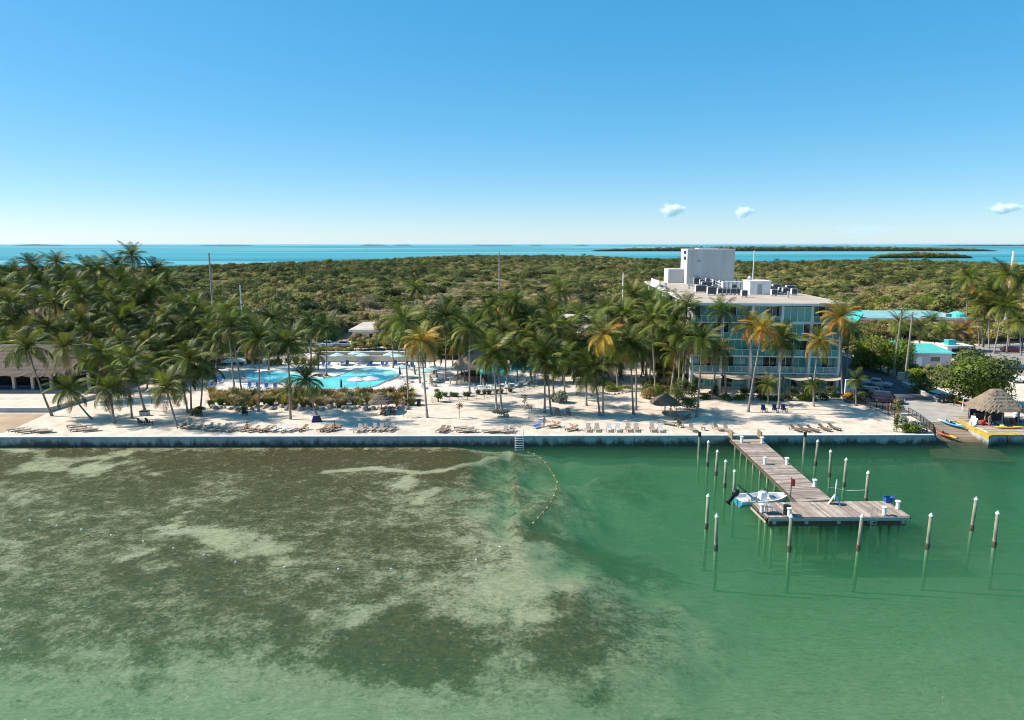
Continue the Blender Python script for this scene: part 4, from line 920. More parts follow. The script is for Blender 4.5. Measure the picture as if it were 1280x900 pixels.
MB().bx(26, 27.6, 2, 3.6, 4.16, 5.1).build('roof_unit', mat['grey_plastic'], tb)
MB().lathe([(2.6, 4.16), (2.3, 5.0), (1.0, 5.6), (.1, 5.8)], 14, (30, 3, 0)).build('dome_vent', mat['teal_roof'], tb)
q = G(1137, 458)
t = T('teal_hip_house', 'small lavender walled building with bright teal hipped roof behind the utility poles', 'building', (q.x, q.y, Z0), R(-4))
MB().bx(0, 8.4, 0, 9, 0, 3.2).build('wall', mat['lavender_wall'], t)
MB().add([(-.6, -.6, 2.95), (9, -.6, 2.95), (9, 9.6, 2.95), (-.6, 9.6, 2.95), (2.4, 4.2, 4.4), (6.2, 4.2, 4.4)], [(0, 1, 5, 4), (1, 2, 5), (2, 3, 4, 5), (3, 0, 4), (3, 2, 1, 0)]).build('roof', mat['teal_roof'], t)
MB().bx(-.6, 3.0, 6.5, 9.5, 3.0, 4.3).build('roof_box', mat['teal'], t)
MB().bx(1.2, 2.4, -.05, -.002, 0, 2.1).build('door', mat['white'], t); w_ = MB().bx(4, 6.2, -.05, -.002, 1, 2.2).build('window', mat['white'], t); MB().bx(4.1, 6.1, -.07, -.051, 1.1, 2.1).build('pane', mat['glass_dark'], w_)
q = G(1183, 447)
t = T('white_shed', 'small white flat roofed shed with teal box behind the round tree', 'shed', (q.x, q.y, Z0))
MB().bx(0, 5.5, 0, 4, 0, 2.6).build('wall', mat['white_wall'], t); r = MB().bx(-.3, 5.8, -.4, 4.3, 2.601, 2.8).build('roof', mat['white'], t); MB().bx(.4, 2.2, .4, 2.2, 2.801, 4.0).build('tank', mat['teal'], r); MB().bx(1, 3, -.04, -.002, 0, 2.1).build('door', mat['navy'], t)

# ================================================================== masts and poles
def mast(px, ytop, Y, r, label, m='concrete', name='utility_mast', arms=True):
    c = AT(px, ytop, Y); t = T(name, label, 'mast', (c.x, Y, Z0)); h = c.z - Z0
    MB().tube([(0, 0, -.3), (0, 0, h)], [r, r * .62], 8).build('shaft', mat[m], t)
    if arms:
        for z in (.94, .86): MB().box((0, 0, h * z), (1.8, .1, .1)).build('crossarm', mat['concrete'], t)
    return t
mast(261, 316, 190, .34, 'tall grey concrete mast behind the palm grove', arms=False)
mast(300, 356, 178, .26, 'short pale mast beside the pool end palms', 'white', arms=False)
mast(624, 315, 240, .28, 'thin grey mast in the scrub behind the pool bar', arms=True)
mast(779, 341, 198, .22, 'white mast just left of the hotel tower', 'white', arms=False)
mast(943, 313, 236, .26, 'white pole standing up behind the hotel roof', 'white', arms=False)
mast(1267, 314, 205, .45, 'thick white mast among the car park palms', 'white', arms=False)
mast(517, 376, 196, .2, 'wooden pole with a transformer in the scrub', 'trunk')
for i, (bx_, by, tx, ty_) in enumerate([(1116, 471, 1128, 384), (1131, 475, 1141, 390)]):
    b = G(bx_, by); c = AT(tx, ty_, b.y) - b
    t = T('utility_pole', ['leaning wooden utility pole with crossarm beside the road hedge', 'second leaning utility pole closer to the teal hipped house'][i], 'pole', b)
    MB().tube([(0, 0, -.3), c], [.2, .14], 8).build('shaft', mat['trunk'], t); MB().box(c * .97, (1.9, .12, .12)).build('crossarm', mat['trunk'], t)
    for s in (-.8, 0, .8): MB().lathe([(.05, 0), (.07, .1), (.03, .22)], 6, c * .97 + Vector((s, 0, .06))).build('insulator', mat['grey_plastic'], t)
    MB().tube([c * .93, c * .6 + Vector((6, 2, 0)), Vector((13, 3, 6))], .025, 4).build('wire', mat['steel'], t)
# ================================================================== pier
def pile_mat():
    m = M('pile_murk_tint', (.24, .25, .17), .9, .3, 2.0, stretch=(3, 3, .6), objvar=.12, bump=.3); nt = m.node_tree; N = nt.nodes; L = nt.links; p = N['Principled BSDF']
    old = p.inputs['Base Color'].links[0].from_socket; ge = N.new('ShaderNodeNewGeometry'); sp = N.new('ShaderNodeSeparateXYZ'); L.new(ge.outputs['Position'], sp.inputs[0])
    mr = N.new('ShaderNodeMapRange'); mr.inputs[1].default_value = -.25; mr.inputs[2].default_value = .0; L.new(sp.outputs[2], mr.inputs[0])
    mx = N.new('ShaderNodeMix'); mx.data_type = 'RGBA'; L.new(mr.outputs[0], mx.inputs[0]); mx.inputs[6].default_value = (.30, .44, .23, 1); L.new(old, mx.inputs[7]); L.new(mx.outputs[2], p.inputs['Base Color']); return m
mat['pile_murk_tint'] = pile_mat()          # murky water tone painted in below the waterline, so piles fade out
PZ = 1.25
pier = T('pier', 'weathered T shaped wooden pier with plank deck over green water', 'pier', (0, 0, 0))
WL0, WR0, WL1, WR1 = G(914, 549, PZ), G(951, 549, PZ), G(998, 628, PZ), G(1040, 625, PZ)
FLp, NLp, NRp, FRp = G(941, 628.4, PZ), G(959.6, 646.5, PZ), G(1139, 645.5, PZ), G(1108, 626, PZ)
base = WL0.lerp(WL1, .5); pier.location = (base.x, base.y, 0)
off = Vector((base.x, base.y, 0))
def plank(a, b, c, d, h=.07, dz=0):
    q = [Vector(p) - off + Vector((0, 0, dz)) for p in (a, b, c, d)]; lo = [p - Vector((0, 0, h)) for p in q]
    MB().add(q + lo, [(0, 1, 2, 3), (7, 6, 5, 4), (0, 4, 5, 1), (1, 5, 6, 2), (2, 6, 7, 3), (3, 7, 4, 0)]).build('plank', mat['weathered_wood'], pier)
n = 92
for k in range(n):
    a, b = k / n, (k + .87) / n; j = rnd(-.006, .006)
    plank(WL0.lerp(WL1, b), WR0.lerp(WR1, b), WR0.lerp(WR1, a), WL0.lerp(WL1, a), dz=j)
n = 56
for k in range(n):
    a, b = k / n, (k + .92) / n; plank(NLp.lerp(NRp, a), NLp.lerp(NRp, b), FLp.lerp(FRp, b), FLp.lerp(FRp, a), dz=rnd(-.006, .006))
def beam(a, b, w, h, z, nm, m='dark_wood'):
    a = Vector(a) - off; b = Vector(b) - off; d = b - a; l = math.hypot(d.x, d.y); c = (a + b) / 2
    MB().box((c.x, c.y, z), (l, w, h), math.atan2(d.y, d.x)).build(nm, mat[m], pier)
for a, b in ((WL0, WL1), (WR0, WR1)):
    i = (b - a).normalized(); s = Vector((-i.y, i.x, 0)) * (.12 if a is WR0 else -.12) * -1
    beam(a + s * -1, b + s * -1, .12, .26, PZ - .22, 'stringer')
beam(WL0.lerp(WR0, .5), WL1.lerp(WR1, .5), .12, .26, PZ - .22, 'stringer')
ins = lambda p, q, t: p.lerp(q, t)
for a, b in ((NLp, NRp), (FLp, FRp)): beam(ins(a, b, .01), ins(a, b, .99), .14, .3, PZ - .24, 'stringer', 'grey_plastic' if a is NLp else 'dark_wood')
beam(ins(NLp, FLp, .02), ins(NLp, FLp, .98), .12, .22, PZ - .21, 'stringer'); beam(ins(NRp, FRp, .02), ins(NRp, FRp, .98), .12, .22, PZ - .21, 'stringer')
beam(ins(NLp, FLp, .0) - Vector((.15, 0, 0)), ins(NLp, FLp, 1) - Vector((.15, 0, 0)), .1, .2, PZ - .55, 'fender', 'weathered_wood')
def pierpost(p, top=PZ - .36, r=.15, bot=-4.2): MB().tube([Vector((p.x, p.y, bot)) - off, Vector((p.x, p.y, -.15)) - off, Vector((p.x, p.y, top)) - off], r, 8).build('pile', mat['pile_murk_tint'], pier)
for k in range(9):
    t = (k + .6) / 9.4
    for e in (.04, .96): pierpost(WL0.lerp(WL1, t).lerp(WR0.lerp(WR1, t), e))
for i in range(5):
    for j in (.12, .5, .88): pierpost(NLp.lerp(NRp, .05 + i * .225).lerp(FLp.lerp(FRp, .05 + i * .225), j), r=.18)
for t_ in (.10, .36, .64, .9): beam(NLp.lerp(FLp, t_).lerp(NRp.lerp(FRp, t_), .02), NLp.lerp(FLp, t_).lerp(NRp.lerp(FRp, t_), .98), .22, .62, .50, 'underdeck_shade_board', 'dark_wood')  # dark boards added so the space under the deck reads as shade
for k in range(5): beam(NLp.lerp(NRp, .05 + k * .225), FLp.lerp(FRp, .05 + k * .225), .3, .4, .72, 'pile_cap', 'grey_plastic')
# wooden gate leaves at the shore end and ladder at the head
for p, s in ((G(914, 548, PZ), 1), (G(950, 548, PZ), -1)):
    q = p - off
    MB().box((q.x, q.y + .2, PZ + .5), (.14, 1.5, 1.0)).build('gate_side', mat['lounger_wood'], pier)
lad = MB(); lp = NLp.lerp(NRp, .72) - off
for s in (0, .5): lad.tube([(lp.x + s, lp.y - .06, -.6), (lp.x + s, lp.y - .06, PZ + .9)], .03, 5)
for k in range(6): lad.box((lp.x + .25, lp.y - .06, -.4 + k * .3), (.5, .06, .05))
lad.build('ladder', mat['steel'], pier)
# white capped posts standing on the deck
def dock_post():
    t = T('dock_pedestal', 'x', 'bollard', (0, 0, 0))
    MB().lathe([(.19, 0), (.19, .72)], 10).build('sleeve', mat['white'], t); MB().lathe([(.27, .721), (.28, .80), (.2, .86), (.02, .88)], 10).build('cap', mat['white'], t); return t
dp = dock_post(); u = 0
for x, y in [(927, 553), (952.5, 554), (956, 580), (983.5, 580.5), (1018, 608.5), (952, 640)]:
    put(dp, u, G(x, y, PZ + .02), 0, 'white capped post on the long walkway of the pier' if y < 620 else 'white capped post at the boat end of the pier head', 'walkway posts' if y < 620 else None); u = 1
for (x, y), l in zip([(986.5, 645), (1105, 643.5), (1122, 636)], ['white capped post beside the dark bin on the pier head', 'white capped post with blue band near the pier ladder', 'white capped post beside the blue crate on the pier head']):
    o = put(dp, 1, G(x, y, PZ + .02), 0, l); o.pop('group', None)
# mooring piles
pil = T('mooring_pile', 'x', 'piling', (0, 0, 0))
MB().tube([(0, 0, -5), (0, 0, -.1), (0, 0, 1), (0, 0, 2.62)], [.17, .17, .165, .15], 9).build('post', mat['pile_murk_tint'], pil, smooth=True)
MB().lathe([(.185, -.25), (.19, .05), (.18, .30)], 9).build('barnacle_band', mat['dark_wood'], pil)
MB().lathe([(.19, 2.621), (.19, 2.70), (.02, 2.92)], 9).build('cap', mat['white'], pil); u = 0
PL_ = [(884.4, 580.4, 550), (895, 592, 562), (906, 607, 574), (917, 620, 587), (883, 658, 617), (894.7, 685, 642), (986.6, 686, 642), (1073, 685, 642), (1019.4, 579.7, 549), (1037, 593.7, 562), (1055, 606, 572), (1082, 626, 588), (1159.3, 683, 640.5), (1215, 660, 620.5), (1242.7, 681, 638)]
for i, (x, y, yt) in enumerate(PL_):
    p = G(x, y, 0); h = AT(x, yt, p.y).z
    o = put(pil, u, p, rnd(0, 6), None); u = 1; o.scale = (1, 1, h / 2.92); o.rotation_euler = (rnd(-.03, .03), rnd(-.035, .035), rnd(0, 6))
    if i < 4: l, g = 'white capped mooring pile in the row on the boat side of the walkway', 'piles on the boat side'
    elif i in (4, 5): l, g = 'white capped mooring pile out past the moored boat', 'piles past the boat'
    elif i in (6, 7): l, g = 'white capped mooring pile close in front of the pier head', 'piles before the pier head'
    elif i < 12: l, g = 'white capped mooring pile in the row on the ramp side of the walkway', 'piles on the ramp side'
    else: l, g = 'white capped mooring pile standing alone in open water beyond the pier head', 'piles in open water'
    o['label'] = l; o['group'] = g
for x, y, yt, l in [(873.4, 567.5, 540, 'dark topped mooring pile at the seawall on the boat side of the pier'), (1004.6, 568.7, 540, 'dark topped mooring pile at the seawall on the ramp side of the pier')]:
    p = G(x, y, 0); h = AT(x, yt, p.y).z; t = T('mooring_pile', l, 'piling', p)
    MB().tube([(0, 0, -4), (0, 0, h - .6)], .17, 9).build('post', mat['pile_murk_tint'], t); MB().tube([(0, 0, h - .599), (0, 0, h)], .2, 9).build('sleeve', mat['black_metal'], t)
# line from the pier to the pile
a, b = G(1035, 612, PZ), G(1082, 612, 1.0)
tag(MB().tube([a + Vector((0, 0, .3)), a.lerp(b, .5) + Vector((0, 0, -.1)), Vector((G(1082, 626, 0).x, G(1082, 626, 0).y, 1.2))], .025, 4).build('mooring_rope', mat['white']), 'pale mooring rope from the walkway to a pile on the ramp side', 'rope')

# ================================================================== boat at the pier
def loft(secs): return MB().rings(secs)
bw = G(956, 640, 0)
bt = T('motorboat', 'small white open motorboat with blue hull tied beside the pier head', 'boat', G(957, 633, 0) + Vector((-.2, .75, .02)), R(4)); bt.scale = (1.08, 1.3, 1.12)
def hullring(x, w, zk, zs, inset=0): return [Vector((x, -w, zs)), Vector((x, -w * .92, zs * .5)), Vector((x, -w * .55, zk + .08)), Vector((x, 0, zk)), Vector((x, w * .55, zk + .08)), Vector((x, w * .92, zs * .5)), Vector((x, w, zs)), Vector((x, w - .12, zs)), Vector((x, w - .16, .32)), Vector((x, 0, .28)), Vector((x, -w + .16, .32)), Vector((x, -w + .12, zs))]
st_ = [(-2.4, .92, -.18, .62), (-1.2, .98, -.2, .63), (0, 1.0, -.2, .66), (1.0, .92, -.18, .72), (1.8, .66, -.1, .80), (2.35, .34, .1, .88), (2.6, .18, .4, .92)]
MB().rings([hullring(*s) for s in st_]).build('hull', mat['white'], bt, smooth=False)
for s in (-1, 1): MB().add([(x, s * (w + .012), zs * .5) for x, w, zk, zs in st_[:-1]] + [(x, s * (w * .60), zk + .06) for x, w, zk, zs in st_[:-1]], [(i, i + 1, 7 + i - 1 + 0, 6 + i) for i in range(5)]).build('hull_stripe', mat['boat_blue'], bt)
MB().add([(-2.412, -.9, .5), (-2.412, .9, .5), (-2.412, .6, -.1), (-2.412, -.6, -.1)], [(0, 1, 2, 3)]).build('transom', mat['boat_blue'], bt)
MB().box((.1, 0, .72), (.7, .7, .85), taper=.8).build('console', mat['white_metal'], bt); MB().box((.42, 0, 1.3), (.05, .62, .4), ry=-.3).build('windscreen', mat['glass_dark'], bt)
MB().box((-1.0, 0, .6), (.6, .9, .55)).build('seat', mat['grey_plastic'], bt); MB().box((1.3, 0, .62), (.9, .9, .18)).build('bow_cushion', mat['grey_plastic'], bt)
MB().tube([(.1, -.3, 1.1), (.15, -.32, 1.25), (.15, .32, 1.25), (.1, .3, 1.1)], .03, 5).build('grab_rail', mat['steel'], bt)
for s in (-.8, .8): MB().tube([(-2.1, s, .6), (-2.0, s, 1.55), (-1.0, s, .75)], .03, 5).build('frame_leg', mat['steel'], bt)
MB().tube([(-2.0, -.8, 1.55), (-2.0, .8, 1.55)], .09, 6).build('furled_top', mat['black'], bt)
eng = O('outboard_motor', None, bt, (-2.7, 0, .75)); eng.rotation_euler = (0, R(38), 0)
MB().blob((-.15, 0, .35), (.36, .24, .42), 10, 6, .03).build('cowling', mat['black'], eng, smooth=True); MB().box((-.12, 0, -.35), (.26, .14, .9), taper=1.2).build('leg', mat['black'], eng); MB().blob((-.12, 0, -.85), (.38, .09, .1), 8, 5, 0).build('gearcase', mat['black'], eng)

# things on the pier head
t = T('sandwich_board', 'white and blue folding sign board on the pier head', 'sign', G(1043, 630, PZ + .02), R(-25))
for s, m_ in ((-1, 'white'), (1, 'sky_blue')): MB().box((s * .28, 0, .48), (.05, .7, 1.0), ry=-s * .5).build('board', mat[m_], t)
t = T('pole_flag', 'thin white pole with furled white flag on the pier head', 'flag', G(1044, 627, PZ + .02) + Vector((.15, .5, 0)))
MB().tube([(0, 0, 0), (.1, 0, 2.2)], .035, 6).build('pole', mat['white'], t); MB().tube([(.06, 0, 1.2), (.085, 0, 1.7), (.1, 0, 2.15)], [.09, .1, .04], 6).build('furled_flag', mat['canvas_white'], t)
t = T('life_ring_post', 'dark post with red box at the corner of walkway and pier head', 'post', G(988, 622, PZ + .02))
MB().tube([(0, 0, 0), (0, 0, 2.2)], .06, 6).build('post', mat['dark_wood'], t); MB().bx(.07, .34, -.1, .1, 1.25, 1.95).build('box', mat['red'], t)
t = T('dock_bin', 'dark grey bin on the pier head', 'bin', G(983, 643, PZ + .02))
MB().lathe([(.3, 0), (.33, .85)], 10).build('barrel', mat['black_metal'], t); MB().lathe([(.35, .851), (.35, .92), (.1, 1.0)], 10).build('lid', mat['black'], t)
t = T('blue_crate', 'bright blue plastic crate with handles on the pier head', 'crate', G(1110, 627.5, PZ + .02))
MB().rings([[Vector((a * w, b * d, z)) for a, b in ((-1, -1), (1, -1), (1, 1), (-1, 1))] for w, d, z in ((.32, .24, 0), (.42, .32, .55), (.37, .28, .55), (.3, .22, .1))]).build('tub', mat['blue'], t)
for s in (-1, 1): MB().tube([(s * .42, -.12, .5), (s * .6, -.1, .62), (s * .6, .1, .62), (s * .42, .12, .5)], .035, 5).build('handle', mat['blue'], t)
for x, y, l in [(955, 639, 'light metal fish cleaning stand at the boat end of the pier head'), (961, 640.5, 'small metal framed stool beside the cleaning stand')]:
    t = T('metal_stand', l, 'stand', G(x, y, PZ + .02)); h = .9 if x < 958 else .55
    MB().bx(-.3, .3, -.2, .2, h, h + .04).build('top', mat['steel'], t)
    for a in (-.27, .27):
        for b in (-.17, .17): MB().tube([(a, b, 0), (a, b, h)], .025, 5).build('leg', mat['steel'], t)
tag(MB().bx(-.75, .75, -.3, .3, 0, .03).build('rubber_mat', mat['black'], loc=G(968, 642.5, PZ + .025)), 'flat dark mat on the pier head planks', 'mat')

# ================================================================== swim ladder, buoys
lp = wallpt(G(649, 557, 0).x, -.22)
t = T('swim_ladder', 'white swim ladder with handrails hung on the seawall', 'ladder', (lp.x, lp.y, 0))
for s in (-.55, .55): MB().tube([(s, -.75, -.5), (s, -.05, 1.45), (s, -.05, 2.2), (s, .75, 2.15), (s, .8, 1.38)], .04, 6).build('rail', mat['white_metal'], t)
for k in range(7): MB().box((0, -.72 + k * .105, -.35 + k * .29), (1.1, .22, .05)).build('step', mat['white_metal'], t)
def buoys(pxs, name, label, group, m, r, sub=1):
    b0 = MB().blob((0, 0, .02), (r, r * .85, r * .8), 8, 6, 0); me = b0.mesh(name, mat[m], True)
    for x, y in pxs: tag(O(name, me, None, G(x, y, 0), rnd(0, 3)), label, 'buoy', group)
ln = [(4, 646), (38, 651), (71, 657.5), (102, 662), (139, 669.5), (179, 677), (217, 685.5), (255, 694), (294.5, 702.5), (356, 709), (423, 711.5), (489, 711.5), (595, 700), (625, 684)]
buoys(ln, 'float_buoy', 'white round float in the long swim line over the seagrass', 'swim line floats', 'buoy_white', .12)
cv = [(661, 566), (668, 568), (676, 573), (682, 579), (688, 587), (693, 595), (697, 603), (696, 612), (693, 620), (689, 628), (684, 635), (679, 641), (673, 648), (667, 654), (662, 658)]
fine = []
for i in range(len(cv) - 1):
    for k in range(1): fine.append((cv[i][0] + (cv[i + 1][0] - cv[i][0]) * k, cv[i][1]))
buoys(fine, 'rope_float', 'yellow orange float on the curved rope that runs out from the swim ladder', 'curved rope floats', 'buoy_orange', .15)
tag(MB().tube([G(x, y, .0) for x, y in cv], .05, 5).build('float_rope', mat['rope']), 'curved float rope running out from beside the swim ladder', 'rope')
tag(MB().tube([G(x, y, -.12) for x, y in ln], .02, 4).build('swim_line', mat['rope']), 'thin line joining the white floats over the seagrass', 'rope')

# ================================================================== beach furniture
def lounger(seat, frame, back=50):
    t = T('sun_lounger', 'x', 'sun lounger', (0, 0, 0)); a = R(back)      # head towards +Y
    for k in range(9): MB().bx(-.31, .31, -1.15 + k * .145, -1.15 + k * .145 + .115, .33, .37).build('slat', seat, t)
    for k in range(5):
        y = .18 + (k + .5) * .145 * math.cos(a); z = .35 + (k + .5) * .145 * math.sin(a); MB().box((0, y, z), (.62, .115, .04), rx=a).build('slat', seat, t)
    for s in (-.33, .33):
        MB().bx(s - .03, s + .03, -1.2, .75, .26, .33).build('side_rail', frame, t)
        for y in (-1.0, .6): MB().bx(s - .03, s + .03, y - .04, y + .04, 0, .259).build('leg', frame, t)
    return t
LB = lounger(mat['lounger_beige'], mat['lounger_wood'], 58); LW = lounger(mat['canvas_white'], mat['lounger_wood'], 55); LF = lounger(mat['lounger_beige'], mat['lounger_wood'], 6); LBl = lounger(mat['blue'], mat['white_metal'], 45); LD = lounger(mat['lounger_wood'], mat['dark_wood'], 30)
used = {}
def pl(proto, x, y, label, group, rz=0, z=Z0):
    o = put(proto, used.get(proto.name, 0), G(x, y, z), rz, label, group); used[proto.name] = 1
    if not group and 'group' in o: del o['group']
    return o
lab = 'flat weathered lounger by the inlet corner of the seawall'
for x, y, r in [(22, 538.5, -1.2), (31, 539.5, -1.15), (39, 541, -1.1), (58, 541, -1.2), (51, 540, -1.25)]: pl(LF, x, y, lab, 'flat loungers by the inlet', r)
for x, y, r in [(95, 533.5, -1.15), (102, 535, -1.2), (107, 538, -1.2), (115, 539, -1.15), (99, 538.5, -1.2)]: pl(LF, x, y, 'flat pale lounger beside the short leaning palm', 'flat loungers by the short palm', r)
for x, y in [(231, 534), (241, 535), (251, 535)]: pl(LB, x, y, 'upright beige lounger beside the dark round bush', 'loungers by the round bush', -.35)
for x, y in [(308, 538), (318, 539), (331, 539), (338, 538.5)]: pl(LD, x, y, 'dark wooden lounger at the seawall below the pool', 'dark loungers below the pool', -.7)
for x, y in [(379, 538), (405, 538), (413, 538.5), (420, 537.5)]: pl(LD, x, y, 'wooden lounger at the seawall near the blue cushion block', 'loungers near the cushion block', -.5)
for x, y in [(449, 539), (456, 538.5), (467, 538), (476, 538), (482, 537.5), (490, 538)]: pl(LB, x, y, 'beige lounger in front of the thatched parasol below the pool', 'loungers before the pool parasol', -.25)
for x, y, r in [(552, 539, -.4), (558, 539.5, -.5)]: pl(LD, x, y, 'low lounger standing with one twin on bare sand near the golden palm', 'pair near the golden palm', r)
for x, y, r in [(577, 536, -1.35), (586, 537, -1.4), (580, 540, -1.4), (589, 540.5, -1.35)]: pl(LF, x, y, 'flat lounger pushed together with three others by the seawall', 'huddle of flat loungers', r)
for x, y, r in [(612, 540, -1.3), (620, 541, -1.35)]: pl(LF, x, y, 'flat lounger just left of the swim ladder', 'flat loungers by the ladder', r)
for x, y in [(735, 538), (746, 538), (785, 538), (795, 538), (815, 538)]: pl(LB, x, y, 'beige lounger in the long row between swim ladder and pier', 'beige row between ladder and pier', rnd(-.12, .05) - .12)
for x, y in [(761, 538), (772, 538), (825.5, 538.5)]: pl(LW, x, y, 'white lounger in the long row between swim ladder and pier', 'white loungers of the row', -.12)
for x, y in [(262, 537), (271, 538), (281, 538), (290, 538.5)]: pl(LB, x, y, 'beige lounger at the seawall between the round bush and the olive shrub tree', 'loungers by the olive shrub', -.4 + rnd(-.15, .15))
for x, y in [(346, 538.5), (356, 539), (366, 538.5)]: pl(LW, x, y, 'white lounger at the seawall below the small pool palm', 'white loungers below the pool', -.4)
for x, y in [(632, 540), (640, 539.5)]: pl(LB, x, y, 'beige lounger right next to the swim ladder', 'loungers at the swim ladder', -.2)
for x, y in [(865, 538), (908, 539)]: pl(LB, x, y, 'beige lounger standing apart between the row and the pier', 'loungers apart near the pier', .2)
pl(LF, 834, 531, 'flat lounger behind the white one at the end of the row', None, .9)
pl(LB, 896, 537, 'lone beige lounger nearest the pier entrance', None, .35)
for x, y in [(993, 538), (1003, 538), (1014, 538.5), (1029, 537.5), (1041, 536.5)]: pl(LD, x, y, 'dark wooden lounger in the row before the hotel beyond the pier', 'loungers before the hotel', .45)
pl(LBl, 673, 534, 'blue canvas lounger beside the standing sunbather', None, -.7)
for x, y, l in [(694, 534, 'low lounger with a sunbather near the two wooden chairs'), (716, 538, 'low lounger with a second sunbather by the seawall'), (857, 524, 'dark lounger in the shade of the palm near the hotel parasol'), (849, 524, 'dark lounger beside the person in blue')]: pl(LD, x, y, l, None, -1.1)
# upright armchairs
def armchair(m):
    t = T('beach_chair', 'x', 'chair', (0, 0, 0))
    MB().box((0, 0, .36), (.62, .6, .06), rx=.1).build('seat', m, t); MB().box((0, .36, .70), (.62, .06, .85), rx=-.3).build('backrest', m, t)
    for s in (-.36, .36):
        MB().box((s, 0, .58), (.12, .75, .04)).build('arm', m, t)
        for y in (-.28, .3): MB().box((s, y, .28), (.06, .06, .56)).build('leg', m, t)
    return t
CW = armchair(mat['lounger_wood']); CBk = armchair(mat['black_metal']); CBl = armchair(mat['navy'])
for x, y in [(177, 531), (187, 531)]: pl(CBk, x, y, 'black chair of the pair on the sand by the seawall palm', 'pair of black chairs', 2.6)
for x, y in [(697, 519.5), (710, 519.5)]: pl(CW, x, y, 'brown wooden armchair of the pair facing the sea', 'pair of wooden chairs', .1)
pl(CW, 850, 534, 'single brown wooden armchair behind the lounger row', None, .2)
for x, y in [(479, 519.5), (491, 518.5)]: pl(CBk, x, y, 'black chair under the thatched parasol below the pool', 'chairs under the parasol', .2)
for x, y in [(955, 515), (969, 515), (980, 515)]: pl(CBl, x, y, 'dark blue chair of the three on the sand before the hotel', 'three dark blue chairs', .1)
pl(CBk, 306, 519, 'black chair in the shade of the small tree below the pool', None, .6)
t = T('side_table', 'small wooden side table on the sand near the pier', 'table', G(879, 538)); MB().bx(-.25, .25, -.25, .25, .42, .46).build('top', mat['lounger_wood'], t)
for a in (-.2, .2):
    for b in (-.2, .2): MB().bx(a - .03, a + .03, b - .03, b + .03, 0, .419).build('leg', mat['lounger_wood'], t)
t = T('cushion_block', 'dark blue grey cushion block under the sharply leaning palm', 'cushion', G(396, 527)); MB().box((0, 0, .45), (1.5, 1.0, .9), .3, taper=.6).build('cover', mat['navy'], t); MB().box((0, 0, .93), (.8, .5, .06), .3).build('top_pad', mat['grey_plastic'], t)
t = T('storage_box', 'grey green storage box on the sand under a curved palm', 'box', G(181, 519)); MB().bx(-.6, .6, -.4, .4, 0, .6).build('body', mat['grey_plastic'], t); MB().bx(-.63, .63, -.43, .43, .601, .7).build('lid', mat['black_metal'], t)
t = T('beach_bin', 'dark bin at the end of the pool fence', 'bin', G(523.5, 507)); MB().lathe([(.3, 0), (.34, .95)], 9).build('barrel', mat['black_metal'], t); MB().lathe([(.36, .951), (.36, 1.0), (.1, 1.12)], 9).build('lid', mat['black'], t)

# ================================================================== pool
OUT = [(304, 472), (310, 467.5), (330, 464.8), (356, 464.8), (372, 467), (388, 471), (404, 473), (420, 471), (430, 467), (445, 461.5), (470, 459.5), (492, 462), (501, 467), (494, 473), (482, 477), (470, 483), (450, 486.8), (425, 487.6), (400, 487), (380, 484), (353, 480.5), (325, 477.5), (308, 475)]
PP = PX(OUT)
m = M('pool_water', (.13, .60, .56), .12, .2, .3, spec=.3, bump=.06, bs=3); tag(MB().sheet(PP, Z0 + .03).build('pool_water', m), kind='structure')
sh = PX([(430, 467), (445, 461.5), (470, 459.5), (492, 462), (501, 467), (494, 469), (470, 466), (448, 466.5)]); m2 = M('pool_shallow', (.30, .64, .62), .12, .1, .3); tag(MB().sheet(sh, Z0 + .036).build('pool_shallows', m2), kind='structure')
tag(MB().tube([Vector((x, y, Z0 + .02)) for x, y in PP + PP[:1]], .2, 5, False).build('pool_coping', mat['white_wall']), kind='structure')
t = T('garden_wall', 'long beige garden wall with pale cap behind the pool', 'wall', G(396, 452.5)); L_ = G(545, 451.5).x - G(396, 452.5).x
MB().bx(0, L_, 0, .3, 0, 1.25).build('lower_wall', mat['cream'], t); MB().bx(0, L_, -.05, .35, 1.251, 1.35).build('cap', mat['white_wall'], t); MB().bx(0, L_, 1.6, 1.9, 0, 2.0).build('upper_wall', mat['cream'], t); MB().bx(0, L_, 1.55, 1.95, 2.001, 2.1).build('upper_cap', mat['white_wall'], t)
def umbrella(m, r=1.55, h=2.5, closed=False):
    t = T('pool_umbrella', 'x', 'umbrella', (0, 0, 0)); MB().tube([(0, 0, 0), (0, 0, h + .1)], .035, 6).build('pole', mat['white_metal'], t); MB().lathe([(.3, 0), (.3, .1), (.08, .14)], 10).build('base', mat['concrete'], t)
    if closed: MB().lathe([(.05, h - 1.6), (.2, h - 1.4), (.16, h - .6), (.03, h + .15)], 8).build('canopy', m, t); return t
    n = 8; P = [(0, 0, h + .15)]
    for k in range(16): a = k * math.pi / 8; q = r * (1 if k % 2 == 0 else .93); P.append((q * math.cos(a), q * math.sin(a), h - .42 + (0 if k % 2 == 0 else .03)))
    mb = MB().add(P, [(0, 1 + k, 1 + (k + 1) % 16) for k in range(16)]); P2 = [(x, y, z - .14) for x, y, z in P[1:]]
    mb.add(P[1:] + P2, [(k, 16 + k, 16 + (k + 1) % 16, (k + 1) % 16) for k in range(16)]); mb.build('canopy', m, t)
    for k in range(8): a = k * math.pi / 4; MB().tube([(0, 0, h - .5), (r * .55 * math.cos(a), r * .55 * math.sin(a), h - .16)], .012, 3).build('rib', mat['white_metal'], t)
    return t
UW = umbrella(mat['pale_teal_canvas']); UC = umbrella(mat['navy'], closed=True); UT = umbrella(mat['canvas_white'], 1.7)
